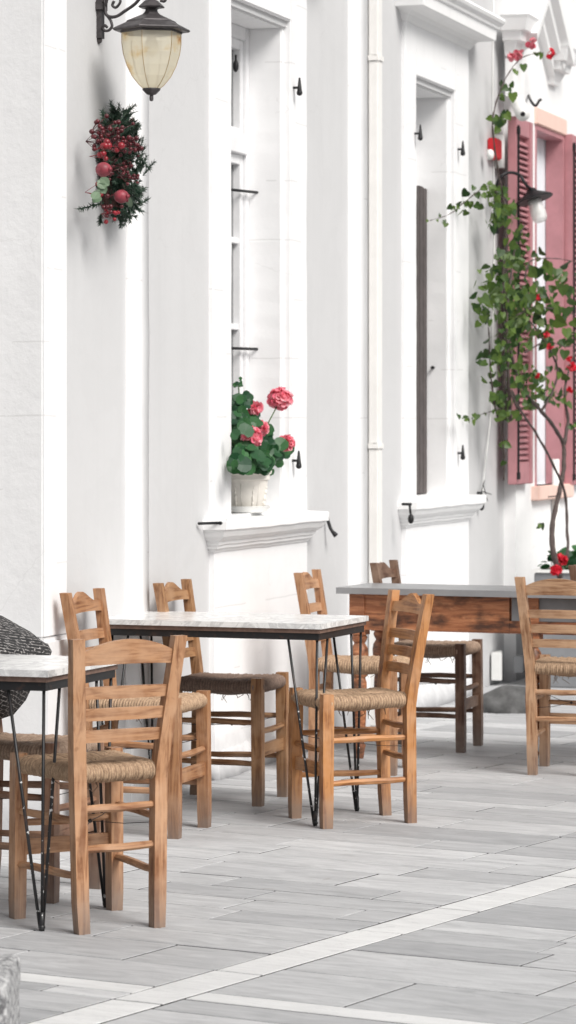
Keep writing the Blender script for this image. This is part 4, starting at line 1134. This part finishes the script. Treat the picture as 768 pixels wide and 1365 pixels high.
lathe(bm, [(.01, 0), (.012, .0)], 6) if False else None
link('twigs', bm, CONE, wre)
bm = bmesh.new(); pts = [al*math.cos(t_)*RW*.72+up*math.sin(t_)*RH*.78+ou*.035 for t_ in [k*2*PI/30 for k in range(31)]]; tube(bm, pts, .03, 8); link('twig_ring', bm, CONE, wre, smooth=True)
def cluster(cx, cy, n, k, spread, r, mat):
    bm = bmesh.new(); c = wp_(cx, cy, n)
    for i in range(int(k*.8)):
        p = c+Vector((rw.gauss(0, spread*.55), rw.gauss(0, spread*.4), rw.gauss(0, spread*.6))); ball(bm, p, r*.84*rw.uniform(.8, 1.15), 2)
        tube(bm, [p, c-ou*.05], .0012, 4)
    link('berry_cluster', bm, mat, wre, smooth=True)
for a_ in ((138, 176, .10, 20, .045, .0105, BERRY), (150, 172, .12, 12, .035, .0105, BERRY), (131, 188, .08, 12, .035, .0100, BERRY), (162, 182, .16, 16, .04, .0100, BERRY), (172, 190, .18, 12, .035, .0105, BERRY), (182, 195, .2, 8, .02, .0105, BERRY), (164, 200, .15, 12, .04, .009, BERRY), (166, 222, .15, 18, .05, .008, BERRY), (172, 236, .16, 16, .04, .008, BERRY), (150, 232, .13, 10, .04, .008, BERRY), (160, 262, .14, 12, .03, .009, BERRY), (152, 285, .12, 12, .026, .0095, BERRY2), (150, 272, .12, 10, .03, .010, BERRY), (130, 256, .08, 6, .03, .0105, BERRY2), (143, 200, .13, 5, .028, .0150, BERRY2), (150, 196, .14, 3, .024, .0155, BERRY2), (136, 208, .12, 4, .022, .0140, BERRY2)): cluster(*a_)
for (px, py, n_, r) in ((138, 226, .14, .030), (162, 262, .15, .028)):
    bm = bmesh.new(); c = wp_(px, py, n_); ball(bm, c, r, 3, (1, 1, .92)); tube(bm, [c+ou*r*.8-Vector((.0, .01, 0)), c+ou*(r+.012)-Vector((.01, .01, 0))], [.006, .008], 8); link('fruit', bm, APPLE, wre, smooth=True)
bm = bmesh.new()
for (px, py) in ((140, 252), (128, 260), (133, 200), (141, 258), (124, 266), (171, 275), (146, 247), (134, 262)):
    leafpoly(bm, wp_(px, py, .12), rv(rw), Vector((0, -1, .2))+rv(rw)*.4, .045, 'oval')
link('holly_sprig', bm, HOLLY, wre)

# ================================================================= LIGHT, CAMERA
world = bpy.data.worlds.new('World'); scn.world = world; world.use_nodes = True
nt = world.node_tree; bg = nt.nodes['Background']; sky = nt.nodes.new('ShaderNodeTexSky'); sky.sky_type = 'NISHITA'; sky.sun_disc = False
toS = Vector((.62, -.70, .92)).normalized(); el = math.asin(toS.z); az = math.atan2(toS.x, toS.y)
sky.sun_elevation = el; sky.sun_rotation = az; sky.air_density = 1.0; sky.dust_density = 3.0; sky.ozone_density = .6
hs = nt.nodes.new('ShaderNodeHueSaturation'); hs.inputs['Saturation'].default_value = .12
L(nt, sky.outputs[0], hs.inputs['Color']); L(nt, hs.outputs[0], bg.inputs['Color']); bg.inputs['Strength'].default_value = .088
ld = bpy.data.lights.new('sun', 'SUN'); ld.energy = 2.8; ld.angle = math.radians(28); ld.color = (1, .965, .92)
lo = bpy.data.objects.new('sun', ld); COL.objects.link(lo); lo.rotation_euler = (-toS).to_track_quat('-Z', 'Y').to_euler(); lo.location = (6, 2, 9)
cd = bpy.data.cameras.new('camera'); cam = bpy.data.objects.new('camera', cd); COL.objects.link(cam); scn.camera = cam
cam.location = (0, 0, EYE); cam.rotation_euler = (PI/2, 0, 0)
cd.sensor_fit = 'VERTICAL'; cd.sensor_height = 36; cd.lens = 36*F/1365; cd.shift_y = -(682.5-HZ)/1365; cd.clip_end = 1000
cd.dof.use_dof = True; cd.dof.focus_distance = 10.6; cd.dof.aperture_fstop = 7
vs = scn.view_settings; vs.view_transform = 'Standard'; vs.look = 'None'; vs.gamma = 1; vs.exposure = .24; vs.use_curve_mapping = False
